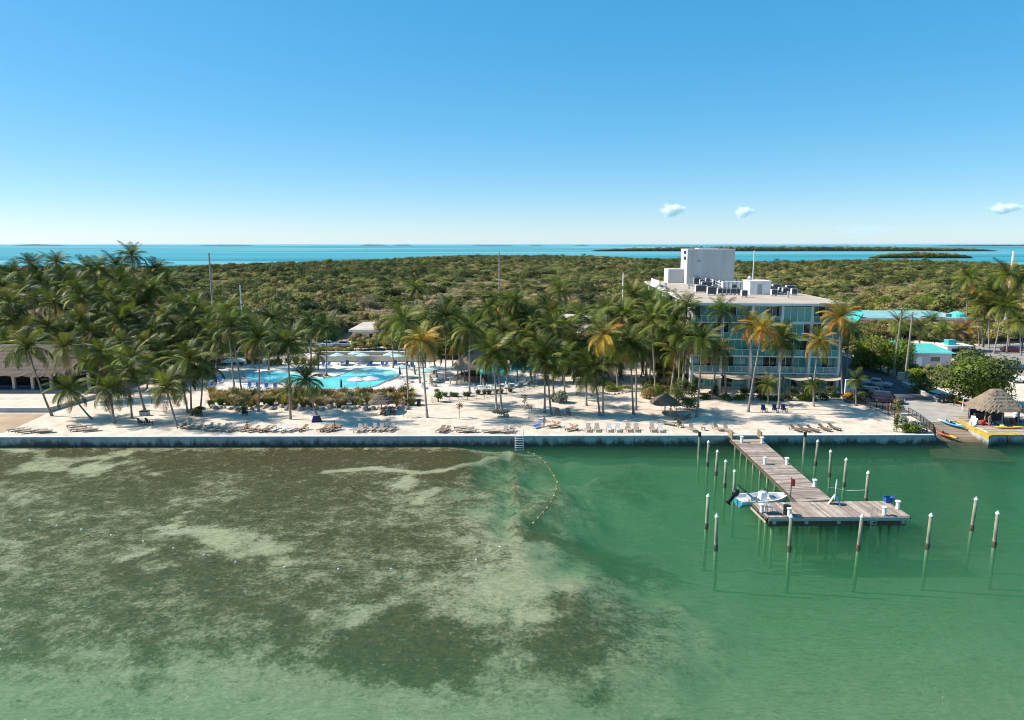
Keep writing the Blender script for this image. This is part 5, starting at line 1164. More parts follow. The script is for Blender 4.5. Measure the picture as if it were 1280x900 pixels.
for x, y in [(422, 456), (444, 453.5), (454, 456), (488, 455), (497, 457)]: pl(UW, x, y, 'pale teal umbrella in the row along the garden wall', 'umbrellas along the wall')
for x, y in [(287, 464), (299, 463)]: pl(UW, x, y, 'pale teal umbrella at the far end of the pool by the slender palms', 'umbrellas at the pool end')
for x, y in [(503, 472), (532, 477), (540, 474)]: pl(UW, x, y, 'pale teal umbrella between the pool and the pointed bar', 'umbrellas near the bar')
for x, y in [(446, 489), (463, 488)]: pl(UT, x, y, 'white umbrella at the edge of the pool above the red flowers', 'white pool umbrellas')
pl(UC, 427, 491, 'closed dark umbrella at the near pool edge', None); pl(UC, 500, 474, 'closed dark umbrella at the corner of the shallow pool', None)
POOLL = [(404, 457), (411, 457), (428, 455), (434, 456), (449, 456), (463, 456.5), (478, 457), (483, 457), (494, 456), (508, 457), (515, 458)]
for x, y in POOLL: pl(LBl, x, y, 'blue pool lounger in the row below the garden wall', 'blue loungers at the wall', rnd(-.5, .2))
for x, y in [(264, 484), (275, 478), (312, 484), (322, 484.5), (333, 485), (344, 485.5)]: pl(LBl, x, y, 'blue pool lounger on the deck in front of the narrow pool', 'blue loungers on the near deck', .3)
for x, y in [(506, 480), (512, 477), (530, 485), (541, 482), (548, 478)]: pl(LW, x, y, 'white pool lounger near the corner of the shallow pool', 'white loungers near the bar', rnd(-.8, .8))
# teal canopies of the bar terrace
for i, (x, y, w_) in enumerate([(617, 481, 5.0), (656, 476, 5.2)]):
    t = T('teal_canopy', ['square teal canopy on posts next to the pointed bar', 'square teal canopy on posts farther from the pointed bar'][i], 'canopy', G(x, y)); h = 2.7; w2 = w_ / 2
    P = [(-w2, -1.8, h), (w2, -1.8, h), (w2, 1.8, h), (-w2, 1.8, h), (-.6, 0, h + 1.1), (.6, 0, h + 1.1)]
    MB().add(P, [(0, 1, 5, 4), (1, 2, 5), (2, 3, 4, 5), (3, 0, 4)]).add([(x_, y_, z_ - .35) for x_, y_, z_ in P[:4]] + P[:4], [(0, 1, 5, 4), (1, 2, 6, 5), (2, 3, 7, 6), (3, 0, 4, 7)]).build('canopy', mat['teal'], t)
    for a in (-1, 1):
        for b in (-1, 1): MB().tube([(a * (w2 - .15), b * 1.65, 0), (a * (w2 - .15), b * 1.65, h - .02)], .05, 6).build('post', mat['white_metal'], t)
tbl = T('terrace_table', 'x', 'table', (0, 0, 0)); MB().lathe([(.45, .70), (.45, .74)], 12).build('top', mat['white'], tbl); MB().tube([(0, 0, 0), (0, 0, .699)], .04, 6).build('stem', mat['steel'], tbl); MB().lathe([(.28, 0), (.26, .03)], 10).build('foot', mat['steel'], tbl)
CT = armchair(mat['white'])
for x, y in [(600, 487), (612, 486.5), (628, 485), (640, 484), (652, 482), (664, 480)]:
    pl(tbl, x, y, 'round white table on the bar terrace', 'tables of the bar terrace')
    for k in range(2): pl(CT, x + (k * 2 - 1) * 5, y + .6, 'white chair at a round table on the bar terrace', 'chairs of the bar terrace', 1.57 * (k * 2 - 1) * -1 + rnd(-.3, .3))
# pool fence
def fence(pts, label, h=1.2, step=1.5, m='black_metal', panel='glass_dark', solid=False):
    P = [G(x, y) for x, y in pts]; t = T('metal_fence', label, 'fence', P[0])
    for a, b in zip(P, P[1:]):
        d = b - a; n = max(1, round(d.length / step)); an = math.atan2(d.y, d.x)
        for k in range(n + 1):
            q = a + d * k / n - P[0]; MB().box((q.x, q.y, h / 2), (.06, .06, h)).build('post', mat[m], t)
        for z in (h - .03, .15):
            c = (a + b) / 2 - P[0]; MB().box((c.x, c.y, z), (d.length, .035, .045), an).build('rail', mat[m], t)
        np_ = int(d.length / .16); bars = MB()
        for k in range(np_): q = a + d * (k + .5) / np_ - P[0]; bars.box((q.x, q.y, h / 2), (.018, .018, h - .12))
        o = bars.build('picket', mat[m], t); o['kind'] = 'stuff'
    return t
fence([(540, 504), (606, 498.5), (650, 491), (684, 480)], 'thin dark metal fence around the bar terrace')
fence([(1062, 500), (1095, 513), (1118, 523)], 'black metal fence between beach and side road', 1.6)
fence([(1135, 518), (1150, 527), (1166, 540), (1169, 547)], 'dark railing along the boat ramp edge above the silver bush', 1.1)

# ================================================================== shrubs, grasses, rocks, trees
def shrub_mesh(R_, n, size, m, seed, flowers=None):
    n = int(n * 2.2); a = leafcloud(n, R_, size, 10, .9, seed, -.45); b = MB().add([(x, y, z + R_[2] * .62) for x, y, z in a.v], a.f, 0)
    if flowers:
        c = leafcloud(n // 3, (R_[0] * 1.02, R_[1] * 1.02, R_[2] * 1.05), size * .8, 8, .9, seed, .0); b.add([(x, y, z + R_[2] * .66) for x, y, z in c.v], c.f, 1)
    return b.mesh('foliage', [m] + ([flowers] if flowers else []))
def shrub(px, py, R_, m, label, group=None, n=420, size=.22, seed=1, flowers=None, name='shrub', me=None):
    t = T(name, label, 'shrub', G(px, py), rnd(0, 6) if me else 0, group)
    O('foliage', me or shrub_mesh(R_, n, size, mat[m], seed, mat[flowers] if flowers else None), t)
    MB().tube([(0, 0, -.1), (.05, 0, R_[2] * .6)], [.06, .03], 5).build('stem', mat['bark'], t); return t
PLM = [shrub_mesh((1.6, 1.4, 1.4), 420, .26, mat[c], 200 + i) for i, c in enumerate(('leaf_dark', 'leaf_green', 'leaf_olive', 'leaf_bright'))]
shrub(246, 520, (1.7, 1.3, 1.0), 'leaf_dark', 'dark round bush at the foot of three palms', seed=1)
shrub(626, 521, (1.5, 1.1, 1.0), 'leaf_silver', 'grey green bush at the foot of the twin palms', seed=2)
shrub(702, 503, (1.9, 1.4, 1.3), 'leaf_silver', 'silver agave bush in the sand bed', seed=3, size=.3)
shrub(690, 502, (1.2, 1.0, .9), 'leaf_green', 'green bush beside the silver agave bush', seed=4)
shrub(306, 514, (1.4, 1.2, 1.7), 'leaf_olive', 'olive shrub tree with dark chair below it', seed=5)
shrub(857, 513, (2.6, 1.8, 1.5), 'leaf_dark', 'large dark bush behind the hotel side parasol', n=800, seed=6)
shrub(812, 498, (1.9, 1.6, 1.5), 'leaf_straw', 'straw green rounded bush beside the hotel side parasol', n=600, seed=7)
shrub(846, 500, (2.2, 1.6, 2.4), 'leaf_green', 'tall green bush behind the large dark bush', n=800, seed=8)
shrub(868, 497, (1.6, 1.4, 2.6), 'leaf_dark', 'tall dark shrub against the hotel corner', n=700, seed=9)
shrub(834, 488, (2.6, 1.8, 1.8), 'leaf_olive', 'olive bush behind the palms near the hotel corner', n=700, seed=10)
shrub(771, 489, (2.6, 1.3, .7), 'leaf_bright', 'bright clipped hedge on the garden island', n=800, seed=11)
shrub(760, 482, (2.2, 1.5, .8), 'leaf_green', 'low green planting on the garden island', n=600, seed=12)
shrub(1060, 499, (.9, .8, .8), 'flower_orange', 'orange yellow flowering bush at the road end of the beach', seed=13)
shrub(1075, 502, (1.5, 1.0, 1.2), 'leaf_green', 'green bush between the orange flowers and the black fence', seed=14)
shrub(1133, 540, (1.7, 1.1, .9), 'leaf_bright', 'yellow green ground bush at the ramp end of the beach', seed=15, n=600)
shrub(1128, 532, (1.2, .9, 1.0), 'leaf_silver', 'silver bush behind the yellow green ground bush', seed=16)
shrub(1147, 540, (1.6, 1.2, 1.1), 'leaf_silver', 'silver spiky bush beside the ramp railing', seed=17, size=.3)
shrub(1120, 540, (.6, .5, 1.9), 'leaf_olive', 'thin olive sapling beside the yellow green ground bush', seed=18, n=200)
shrub(1121, 518, (.8, .8, 1.8), 'leaf_olive', 'tall olive shrub by the fence end', seed=19, n=260)
for i, (x, y) in enumerate([(883, 499), (905, 500), (925, 500), (955, 500), (985, 500), (1002, 500), (1028, 500), (1042, 499), (1012, 501), (970, 501)]):
    shrub(x, y, (1.6, .8, .75), ['leaf_dark', 'leaf_green', 'leaf_bright'][i % 3], ['dark low hedge bush', 'green low hedge bush', 'bright low hedge bush'][i % 3] + ' along the hotel terraces', ['dark', 'green', 'bright'][i % 3] + ' hedge bushes at the hotel', seed=30 + i)
for i, (x, y, s) in enumerate([(892, 494, 1.3), (950, 495, 1.5), (992, 494, 1.2), (1006, 493, 1.4), (930, 494, 1.2), (1038, 494, 1.3)]):
    shrub(x, y, (1.0 * s, .9 * s, 1.0 * s), 'leaf_dark', 'rounded dark shrub under the shade sails', 'shrubs under the sails', seed=45 + i)
for i, (x, y) in enumerate([(366, 517), (472, 513), (508, 517), (574, 517), (573, 523)]):
    pass
# thick planting between the sand path and the hotel side
for i in range(34):
    x = rnd(806, 868); y = rnd(456, 496); k = i % 4; s = rnd(.8, 1.5)
    shrub(x, y, (1.4 * s, 1.2 * s, 1.2 * s), ['leaf_dark', 'leaf_green', 'leaf_olive', 'leaf_bright'][k], ['dark', 'mid green', 'olive', 'light green'][k] + ' shrub in the planting along the hotel side', ['dark', 'mid green', 'olive', 'light green'][k] + ' shrubs along the hotel side', n=380, size=.26, me=PLM[k])
for i in range(22):
    x = rnd(690, 752); y = rnd(455, 472); k = i % 4; s = rnd(.7, 1.1)
    shrub(x, y, (1.3 * s, 1.1 * s, s), 'leaf_dark', ['dark', 'mid green', 'olive', 'light green'][k] + ' shrub on the lawn edge before the tan roofed block', ['dark', 'mid green', 'olive', 'light green'][k] + ' shrubs before the tan block', me=PLM[k])
# small saplings on the open sand
for x, y, l in [(504, 521, 'brown leafed sapling beside the thatched parasol below the pool'), (574, 522, 'brown leafed sapling alone on the sand before the bar fence'), (661, 524, 'brown leafed sapling near the two wooden chairs'), (655, 512, 'thin sapling behind the brown one near the wooden chairs'), (425, 523, 'round headed sapling below the grasses')]:
    t = T('sapling', l, 'tree', G(x, y)); MB().tube([(0, 0, -.1), (.05, 0, 1.0), (0, .05, 2.1)], [.05, .04, .015], 5).build('trunk', mat['bark'], t)
    a = leafcloud(130, (.75, .75, 1.0), .22, 6, .9, int(x)); MB().add([(p, q, z + 1.7) for p, q, z in a.v], a.f).build('crown', mat['leaf_brown' if x != 425 else 'leaf_dark'], t)
# ornamental grasses below the pool
def grass_mesh(h, r, n, m, seed):
    rs_ = random.Random(seed); mb = MB()
    for i in range(n):
        a = rs_.uniform(0, 6.28); q = rs_.uniform(0, .35) * r; l = h * rs_.uniform(.7, 1.15); d = rs_.uniform(.3, 1.0) * r; c, s = math.cos(a), math.sin(a); w_ = .045
        b = Vector((c * q, s * q, 0)); m1 = b + Vector((c * d * .4, s * d * .4, l * .7)); e = b + Vector((c * d, s * d, l * rs_.uniform(.75, 1))); sv = Vector((-s, c, 0)) * w_
        mb.add([b - sv, b + sv, m1 + sv, m1 - sv, e], [(0, 1, 2, 3), (3, 2, 4)])
    return mb.mesh('blades', m)
GM = [grass_mesh(1.5, 1.2, 150, mat['leaf_straw'], k) for k in range(2)] + [grass_mesh(1.4, 1.2, 150, mat['leaf_brown'], 3), grass_mesh(1.3, 1.1, 170, mat['leaf_olive'], 5), grass_mesh(1.3, 1.1, 150, mat['leaf_green'], 6)]
i = 0
for row, (ya, n_) in enumerate([(495, 30), (501, 30), (507, 28)]):
    for k in range(n_):
        x = 262 + (520 - 262) * (k + rnd(.2, .8)) / n_; y = ya + rnd(-2, 2)
        if row == 2 and (462 < x < 492): continue
        me = random.choice(GM if row < 2 else GM + GM[3:])
        if row == 0 and x > 395 and random.random() < .6:
            shrub(x, y, (1.0, .9, 1.1), 'leaf_olive', 'red flowering shrub between the grasses and the pool', 'red flowering shrubs', me=RF) if 'RF' in globals() else None
            if 'RF' not in globals():
                RF = shrub_mesh((1.0, .9, 1.1), 260, .22, mat['leaf_olive'], 77, mat['flower_red']); shrub(x, y, (1, .9, 1.1), 'leaf_olive', 'red flowering shrub between the grasses and the pool', 'red flowering shrubs', me=RF)
            continue
        t = T('ornamental_grass', 'clump of ornamental grass on the bank below the pool', 'grass', G(x, y), rnd(0, 6), 'ornamental grass clumps'); O('blades', me, t); t.scale = (rnd(.85, 1.2),) * 3
for k in range(16):
    x = 262 + (400 - 262) * (k + rnd(.2, .8)) / 16; t = T('ornamental_grass', 'clump of straw coloured ornamental grass behind the narrow pool', 'grass', G(x, 456 + rnd(-2, 1)), rnd(0, 6), 'grass behind the pool'); O('blades', random.choice(GM[:4]), t)
for k in range(11):
    x = 552 + (640 - 552) * (k + rnd(.2, .8)) / 11; t = T('ornamental_grass', 'low green grass clump inside the bar terrace fence', 'grass', G(x, 497 - (x - 552) * .07 + rnd(-1.5, .5)), rnd(0, 6), 'grass inside the fence'); O('blades', GM[4], t); t.scale = (.7, .7, .6)
RM = []
for k in range(4): RM.append(MB().blob((0, 0, .15), (.42, .34, .34), 8, 6, .2).mesh('rock', mat['rock']))
for k in range(46):
    x = 262 + (512 - 262) * (k + rnd(.1, .9)) / 46; o = tag(O('boulder', RM[k % 4], None, G(x, 511 + rnd(-1.5, 2)), rnd(0, 6)), 'pale rough boulder along the foot of the grass bank', 'rock', 'boulders below the grass bank'); o.scale = (rnd(.7, 1.5),) * 3
for k in range(12):
    x = 752 + 36 * k / 11; o = tag(O('boulder', RM[k % 4], None, G(x + rnd(-1, 1), 494 - abs(k - 4) * .6), rnd(0, 6)), 'small boulder edging the garden island hedge', 'rock', 'boulders of the garden island'); o.scale = (.6,) * 3
# broadleaf trees
def tree(px, py, h, R_, m, label, n=1600, size=.38, seed=1, group=None, Y=None, flowers=None):
    p = G(px, py); t = T('broadleaf_tree', label, 'tree', p, 0, group)
    limbs(h * .72, max(.12, h * .03), seed, 7).build('trunk', mat['bark'], t)
    a = leafcloud(int(n * 1.8), R_, size * 1.1, 18, .9, seed, -.6); MB().add([(x, y, z + h - R_[2] * 1.0) for x, y, z in a.v], a.f).build('crown', mat[m], t); return t
tree(1216, 505, 9.2, (6.8, 4.8, 5.0), 'leaf_green', 'big round dark green tree beside the driveway', 5200, .42, 3)
tree(1218, 508, 8.4, (6.0, 4.2, 4.4), 'leaf_bright', 'lighter green tree grown into the big round tree by the driveway', 2000, .42, 31)
for i, (x, y) in enumerate([(1078, 461), (1089, 463), (1100, 465), (1110, 468), (1121, 470), (1106, 458), (1092, 456), (1124, 463)]): tree(x, y, 7.0, (3.2, 3.0, 3.8), ['leaf_bright', 'leaf_bright', 'leaf_sage'][i % 3], ['bright', 'bright', 'darker'][i % 3] + ' upright bushy tree in the tall hedge along the side road', 1100, .38, 60 + i, ['bright', 'bright', 'darker'][i % 3] + ' hedge trees')
tree(1142, 478, 3.0, (2.2, 1.6, 1.5), 'leaf_bright', 'bright low tree behind the second utility pole', 700, .3, 70)
tree(1152, 491, 3.0, (2.9, 1.6, 1.6), 'leaf_green', 'low wide green bush tree at the bend of the driveway', 900, .3, 71)
tree(690, 459, 4.0, (3, 2.4, 2.2), 'leaf_green', 'rounded green tree behind the teal canopies', 900, .35, 72); tree(640, 452, 4.4, (2.6, 2.4, 2.4), 'leaf_bright', 'bright green tree between the teal canopies and the palms', 900, .35, 73)
tree(545, 448, 3.6, (2.0, 1.8, 1.8), 'leaf_green', 'small dense tree behind the pool umbrellas near the bar', 600, .3, 74)
tree(548, 502, 2.4, (.9, .9, 1.1), 'leaf_bright', 'small bright tree at the corner of the bar fence', 260, .25, 75)
for i, (x, y, s, c) in enumerate([(330, 412, 1.0, 'leaf_brown'), (345, 405, 1.1, 'leaf_dark'), (300, 410, 1, 'leaf_olive'), (420, 402, 1.1, 'leaf_dark'), (465, 396, 1.2, 'leaf_brown'), (385, 400, 1, 'leaf_dark'), (600, 405, 1.0, 'leaf_brown'), (585, 412, .9, 'leaf_straw'), (760, 395, 1.2, 'leaf_olive'), (735, 390, 1.1, 'leaf_dark'), (695, 393, 1, 'leaf_brown'), (545, 405, 1, 'leaf_olive'), (500, 415, .9, 'leaf_olive'), (480, 425, .8, 'leaf_straw'), (1100, 396, 1.1, 'leaf_bright'), (1160, 393, 1, 'leaf_bright'), (1040, 404, 1.1, 'leaf_straw'), (1190, 396, 1, 'leaf_olive'), (250, 410, 1.1, 'leaf_dark'), (225, 405, 1.1, 'leaf_dark'), (280, 402, 1.0, 'leaf_green')]):
    w_ = {'leaf_brown': 'brown', 'leaf_dark': 'dark green', 'leaf_olive': 'olive', 'leaf_straw': 'straw yellow', 'leaf_bright': 'bright green', 'leaf_green': 'green'}[c]
    tree(x, y, 7.0 * s, (4.6 * s, 4.0 * s, 3.2 * s), c, 'large %s rounded tree at the near edge of the scrub forest' % w_, 1500, .5, 80 + i, '%s trees at the forest edge' % w_)
HAZE = 1.3e-5
# ================================================================== cars
def carmat(n, c): mat[n] = M(n, c, .25, 0, spec=.6); return mat[n]
def car(px, py, rz, col, label, kind='car'):
    m = mat.get(col) or mat['black']; t = T('parked_car', label, 'car', G(px, py) + Vector((0, 0, .02)), rz); L_, W_ = (4.4, 1.76) if kind == 'car' else (4.9, 1.9); H = 1.42 if kind == 'car' else 1.78
    def sec(x, w, z0, z1): return [Vector((x, -w, z0)), Vector((x, w, z0)), Vector((x, w * 1.0, z1 * .75 + z0 * .25)), Vector((x, w * .9, z1)), Vector((x, -w * .9, z1)), Vector((x, -w, z1 * .75 + z0 * .25))]
    h = L_ / 2; w = W_ / 2
    MB().rings([sec(-h, w * .86, .42, .75), sec(-h + .15, w * .96, .28, .88), sec(-h * .45, w, .24, .92), sec(h * .3, w, .24, .92), sec(h - .5, w * .97, .26, .80), sec(h - .1, w * .88, .34, .70), sec(h, w * .8, .42, .62)]).build('body', m, t)
    r0, r1, f1, f0 = (-h * .82, -h * .52, h * .10, h * .46) if kind == 'car' else (-h * .95, -h * .82, h * .12, h * .45)
    cab = [(r0, .86, .90), (r1, .74, H), (f1, .74, H), (f0, .86, .90)]
    rg = lambda s: [[Vector((x, -w * b * s, z)), Vector((x, w * b * s, z))] for x, b, z in cab]
    P = [p for a in rg(1) for p in a]; MB().add(P, [(0, 2, 3, 1), (2, 4, 5, 3), (4, 6, 7, 5), (0, 6, 4, 2), (1, 3, 5, 7)]).build('cabin', m, t)
    def lift(a, b, u, v): return Vector(a).lerp(Vector(b), u)
    for s, nm in ((-1, 'side_window'), (1, 'side_window')):
        A, B, C, D_ = [Vector((x, s * (w * b + .012), z)) for x, b, z in cab]; cen = (A + B + C + D_) / 4; MB().add([cen + (q - cen) * .82 for q in (A, B, C, D_)], [(0, 1, 2, 3)]).build(nm, mat['car_glass'], t)
    for i0, i1, nm in ((0, 1, 'rear_window'), (3, 2, 'windscreen')):
        (xa, ba, za), (xb, bb_, zb) = cab[i0], cab[i1]; e = .015 * (1 if i0 == 3 else -1); q = [Vector((xa + e, -w * ba, za)), Vector((xa + e, w * ba, za)), Vector((xb + e, w * bb_, zb)), Vector((xb + e, -w * bb_, zb))]; cen = sum(q, Vector()) / 4
        MB().add([cen + (p - cen) * .85 + Vector((0, 0, .01)) for p in q], [(0, 1, 2, 3)]).build(nm, mat['car_glass'], t)
    for x in (-h * .62, h * .62):
        for s in (-1, 1):
            wo = MB().tube([(x, s * (w - .22), .32), (x, s * (w + .01), .32)], .32, 14).build('wheel', mat['rubber'], t); MB().tube([(x, s * (w + .011), .32), (x, s * (w + .02), .32)], .19, 10).build('rim', mat['steel'], wo)
    for s in (-1, 1):
        MB().box((h - .06, s * w * .6, .62), (.1, .3, .12)).build('headlight', mat['white_metal'], t); MB().box((-h + .04, s * w * .68, .72), (.1, .24, .14)).build('tail_light', mat['red'], t)
    return t
carmat('car_black', (.012, .012, .014)); carmat('car_navy', (.02, .03, .06)); carmat('car_white', (.7, .7, .7)); carmat('car_blue', (.03, .10, .22)); carmat('car_red', (.16, .015, .02)); carmat('car_silver', (.4, .42, .44)); carmat('car_plum', (.05, .025, .05))
car(1078, 459, R(-28), 'car_black', 'black car parked under the tall hedge by the side road', 'suv')
car(1086, 488, R(-32), 'car_navy', 'dark blue car parked in the shade of the hotel', 'car')
car(1098, 483, R(-32), 'car_silver', 'silver car parked in the hotel shade beside the dark blue car', 'car')
car(1093, 497, R(-30), 'car_black', 'black car parked behind the black metal fence', 'suv')
car(1109, 503, R(-30), 'car_plum', 'plum coloured van parked by the fence end', 'suv')
car(1188, 503, R(-24), 'car_black', 'black car with pale bonnet stripe parked below the big round tree', 'car')
car(1268, 461, R(-14), 'car_blue', 'blue car parked in the car park beyond the big round tree', 'suv')
car(1264, 440, R(-10), 'car_red', 'dark red car parked beneath the car park palms', 'car')
car(1272, 421, R(5), 'car_white', 'white car at the far side of the car park', 'car')
car(412, 433, R(0), 'car_white', 'white car on the strip behind the pool garden wall', 'car'); car(432, 433, R(0), 'car_silver', 'silver car on the strip behind the pool garden wall', 'car'); car(500, 434, R(2), 'car_white', 'white van on the strip behind the umbrellas', 'suv')
# road kerb, yellow
a, b = G(1094, 462), G(1117, 470); d = b - a
tag(MB().box((a + b) / 2 + Vector((0, 0, .08)), (d.length, .25, .16), math.atan2(d.y, d.x)).build('yellow_kerb', mat['kerb_yellow']), 'yellow painted kerb at the foot of the tall hedge', 'kerb')
# low retaining wall at the driveway bend
a, b = G(1128, 481), G(1172, 503); d = b - a
t = T('garden_kerb_wall', 'low pale wall along the planting at the driveway bend', 'wall', a); MB().box((d.x / 2, d.y / 2, .3), (d.length, .3, .6), math.atan2(d.y, d.x)).build('wall_face', mat['concrete'], t); MB().box((d.x / 2, d.y / 2, .64), (d.length + .1, .4, .08), math.atan2(d.y, d.x)).build('cap', mat['wall_cap'], t)
# hotel garden wall at the corner
q = G(1056, 494); t = T('end_wall', 'plain white wall at the road corner of the hotel', 'wall', q); MB().bx(0, 1.6, 0, .3, 0, 2.6).build('wall_face', mat['white_wall'], t); MB().bx(-.05, 1.65, -.05, .35, 2.601, 2.7).build('cap', mat['white'], t)

# ================================================================== ramp side: yellow kerb wall, dock, kayaks
a, b = G(1197, 526.5), G(1236, 549.5, .9); d = b - a
t = T('ramp_wall', 'yellow painted wall sloping down beside the boat ramp', 'wall', a)
def slab_(z0a, z0b, z1a, z1b, w0, nm, m_):
    e_ = w0; MB().add([(-e_, 0, z0a), (d.x - e_, d.y, z0b), (d.x + .45 + e_, d.y + .2, z0b), (.45 + e_, .2, z0a), (-e_, 0, z1a), (d.x - e_, d.y, z1b), (d.x + .45 + e_, d.y + .2, z1b), (.45 + e_, .2, z1a)], [(3, 2, 1, 0), (4, 5, 6, 7), (0, 1, 5, 4), (1, 2, 6, 5), (2, 3, 7, 6), (3, 0, 4, 7)]).build(nm, mat[m_], t)
slab_(-1, -1.6, -.30, -.42, 0, 'wall_face', 'seawall'); slab_(-.299, -.419, .18, .1, .03, 'painted_band', 'kerb_yellow')
a = DW0; t = T('dock_wall', 'pale blue grey dock wall with yellow edge beside the boat ramp', 'wall', a)
for k in range(8): MB().bx(k * 2.6, k * 2.6 + 2.55, 0, .4, -2, 1.2).build('wall_panel', mat['seawall'], t)
MB().bx(-.05, 21, -.15, 1.0, 1.201, 1.36).build('cap', mat['weathered_wood'], t); MB().bx(-.05, 4.4, -.18, 1.05, 1.361, 1.40).build('yellow_edge', mat['kerb_yellow'], t)
for k in range(7): MB().tube([(k * 2.6 + 2.5, -.2, -2), (k * 2.6 + 2.5, -.2, 1.19)], .13, 8).build('fender_pile', mat['dark_wood'], t)
dk = T('dock_deck', 'brown plank deck in front of and under the thatched rental hut', 'deck', G(1240, 541))
o_ = G(1240, 541)
for k in range(26):
    y_ = o_.y - .2 + k * .36; x0_ = RAMP_TR.lerp(DW0, max(0, min(1, (RAMP_TR.y - y_) / (RAMP_TR.y - DW0.y)))).x + .75 - o_.x
    MB().bx(x0_, 14, k * .36 - .2, k * .36 + .13, .015, .07).build('plank', mat['weathered_wood'], dk)
def kayak(m, m2, L_=3.3):
    t = T('kayak', 'x', 'kayak', (0, 0, 0)); S = []
    for u in np.linspace(-1, 1, 11):
        w = .36 * (1 - abs(u) ** 2.2) + .02; z = .10 * abs(u) ** 2; S.append([Vector((u * L_ / 2, w * c, .17 + z + .17 * s * (1 - .5 * abs(u)))) for c, s in ((0, -1), (.8, -.6), (1, .1), (.75, .8), (0, 1), (-.75, .8), (-1, .1), (-.8, -.6))])
    MB().rings(S).build('hull', m, t, smooth=True); MB().box((-.15, 0, .36), (.8, .42, .05)).build('cockpit', mat['black'], t); MB().box((-.5, 0, .46), (.08, .42, .24), ry=-.2).build('seat_back', m2, t); return t
t = kayak(mat['orange'], mat['black']); t['label'] = 'orange and yellow kayak lying at the ramp edge by the seawall end'; t.location = G(1182, 545, .55); t.rotation_euler = (0, R(9), R(-52))
b_ = MB().blob((.9, 0, .25), (.6, .3, .12), 8, 5, 0).build('bow_patch', mat['yellow'], t)
t = kayak(mat['sky_blue'], mat['white']); t['label'] = 'light blue kayak lying at the top of the boat ramp'; t.location = G(1191, 532, 1.12); t.rotation_euler = (0, R(6), R(-48))
t = kayak(mat['white'], mat['sky_blue']); t['label'] = 'white kayak beside the light blue one at the ramp top'; t.location = G(1187, 530, 1.2); t.rotation_euler = (0, R(5), R(-50))
t = kayak(mat['yellow'], mat['black'], 4.2); t['label'] = 'long yellow kayak resting on the dock in front of the thatched hut'; t.location = G(1262, 536) + Vector((0, 0, .05))
t = kayak(mat['orange'], mat['black'], 3.6); t['label'] = 'orange kayak on the rack behind the thatched hut'; t.location = G(1214, 514) + Vector((0, 0, .95)); t.rotation_euler = (0, R(4), R(-32))
t = T('kayak_rack', 'white metal kayak rack behind the thatched hut', 'rack', G(1214, 515), R(-32))
for x in (-1.2, 1.2):
    for s in (-.5, .5): MB().tube([(x, s * 1.3, 0), (x, s * .1, 2.0)], .045, 5).build('leg', mat['white_metal'], t)
    MB().tube([(x, -.6, .9), (x, .6, .9)], .04, 5).build('bar', mat['white_metal'], t)
MB().tube([(-1.2, 0, 2.0), (1.2, 0, 2.0)], .04, 5).build('top_bar', mat['white_metal'], t)
for i, (x, y) in enumerate([(1219, 531), (1216, 528)]):
    t = T('sandwich_board', ['white folding sign board at the head of the boat ramp', 'second white folding board behind the first at the ramp head'][i], 'sign', G(x, y), R(20 + 30 * i))
    for s in (-1, 1): MB().box((s * .22, 0, .5), (.04, .6, 1.05), ry=-s * .4).build('board', mat['white'], t)
def ring(px, py, col, label):
    t = MB(); n = 14; S = []
    for k in range(n): a = 2 * math.pi * k / n; S.append([Vector(((.42 + .13 * math.cos(b)) * math.cos(a), (.42 + .13 * math.cos(b)) * math.sin(a), .13 + .13 * math.sin(b))) for b in [math.pi * 2 * j / 6 for j in range(6)]])
    S.append(S[0]); tag(t.rings(S, False).build('swim_ring', mat[col], loc=G(px, py)), label, 'swim ring')
ring(1238, 527, 'sky_blue', 'light blue swim ring under the edge of the thatched hut'); ring(1232, 531, 'red', 'red swim ring before the thatched hut'); ring(1246, 529, 'canvas_white', 'white swim ring in front of the hut counter')
for i, (x, y, c, l) in enumerate([(1228, 532, 'red', 'red life vest pile by the first hut post'), (1241, 532, 'navy', 'navy life vest pile under the hut'), (1266, 530, 'flower_red', 'crimson life vest pile at the far hut post'), (1272, 528, 'navy', 'navy life vest pile at the far end of the hut'), (1236, 524, 'teal', 'teal gear bag behind the hut counter'), (1270, 522, 'white', 'white cooler box beside the hut')]):
    t = T('gear_pile', l, 'gear', G(x, y)); 
    for k in range(3): MB().box((rnd(-.2, .2), rnd(-.1, .1), .16 + .27 * k), (.65 - .1 * k, .45, .25), rnd(-.5, .5), taper=.8).build('vest' if c != 'white' else 'box', mat[c], t)
t = T('dock_bucket', 'white bucket on the dock before the thatched hut', 'bucket', G(1252, 535.5)); MB().lathe([(.22, 0), (.28, .5), (.25, .5), (.2, .06)], 10).build('pail', mat['white'], t); MB().tube([(-.27, 0, .48), (0, 0, .72), (.27, 0, .48)], .015, 4).build('handle', mat['steel'], t)
t = T('fuel_pump', 'short white pedestal at the ramp wall', 'pedestal', G(1213, 533)); MB().lathe([(.2, 0), (.18, .7)], 8).build('post', mat['white'], t); MB().lathe([(.24, .701), (.1, .85)], 8).build('cap', mat['cream'], t)
t = T('trailer', 'low white open trailer in the car park beyond the big round tree', 'trailer', G(1276, 478)); MB().box((0, 0, .6), (4.5, 2, .25)).build('bed', mat['white'], t)
for s in (-1, 1): MB().tube([(0, s * .9, .32), (0, s * 1.1, .32)], .32, 12).build('wheel', mat['rubber'], t)
# transformer box by the poles
t = T('utility_cabinet', 'beige utility cabinet between the two leaning poles', 'cabinet', G(1126, 475)); MB().bx(-.5, .5, -.4, .4, 0, 1.5).build('body', mat['cream'], t); MB().bx(-.44, .44, -.43, -.401, .1, 1.4).build('door', mat['cream'], t)

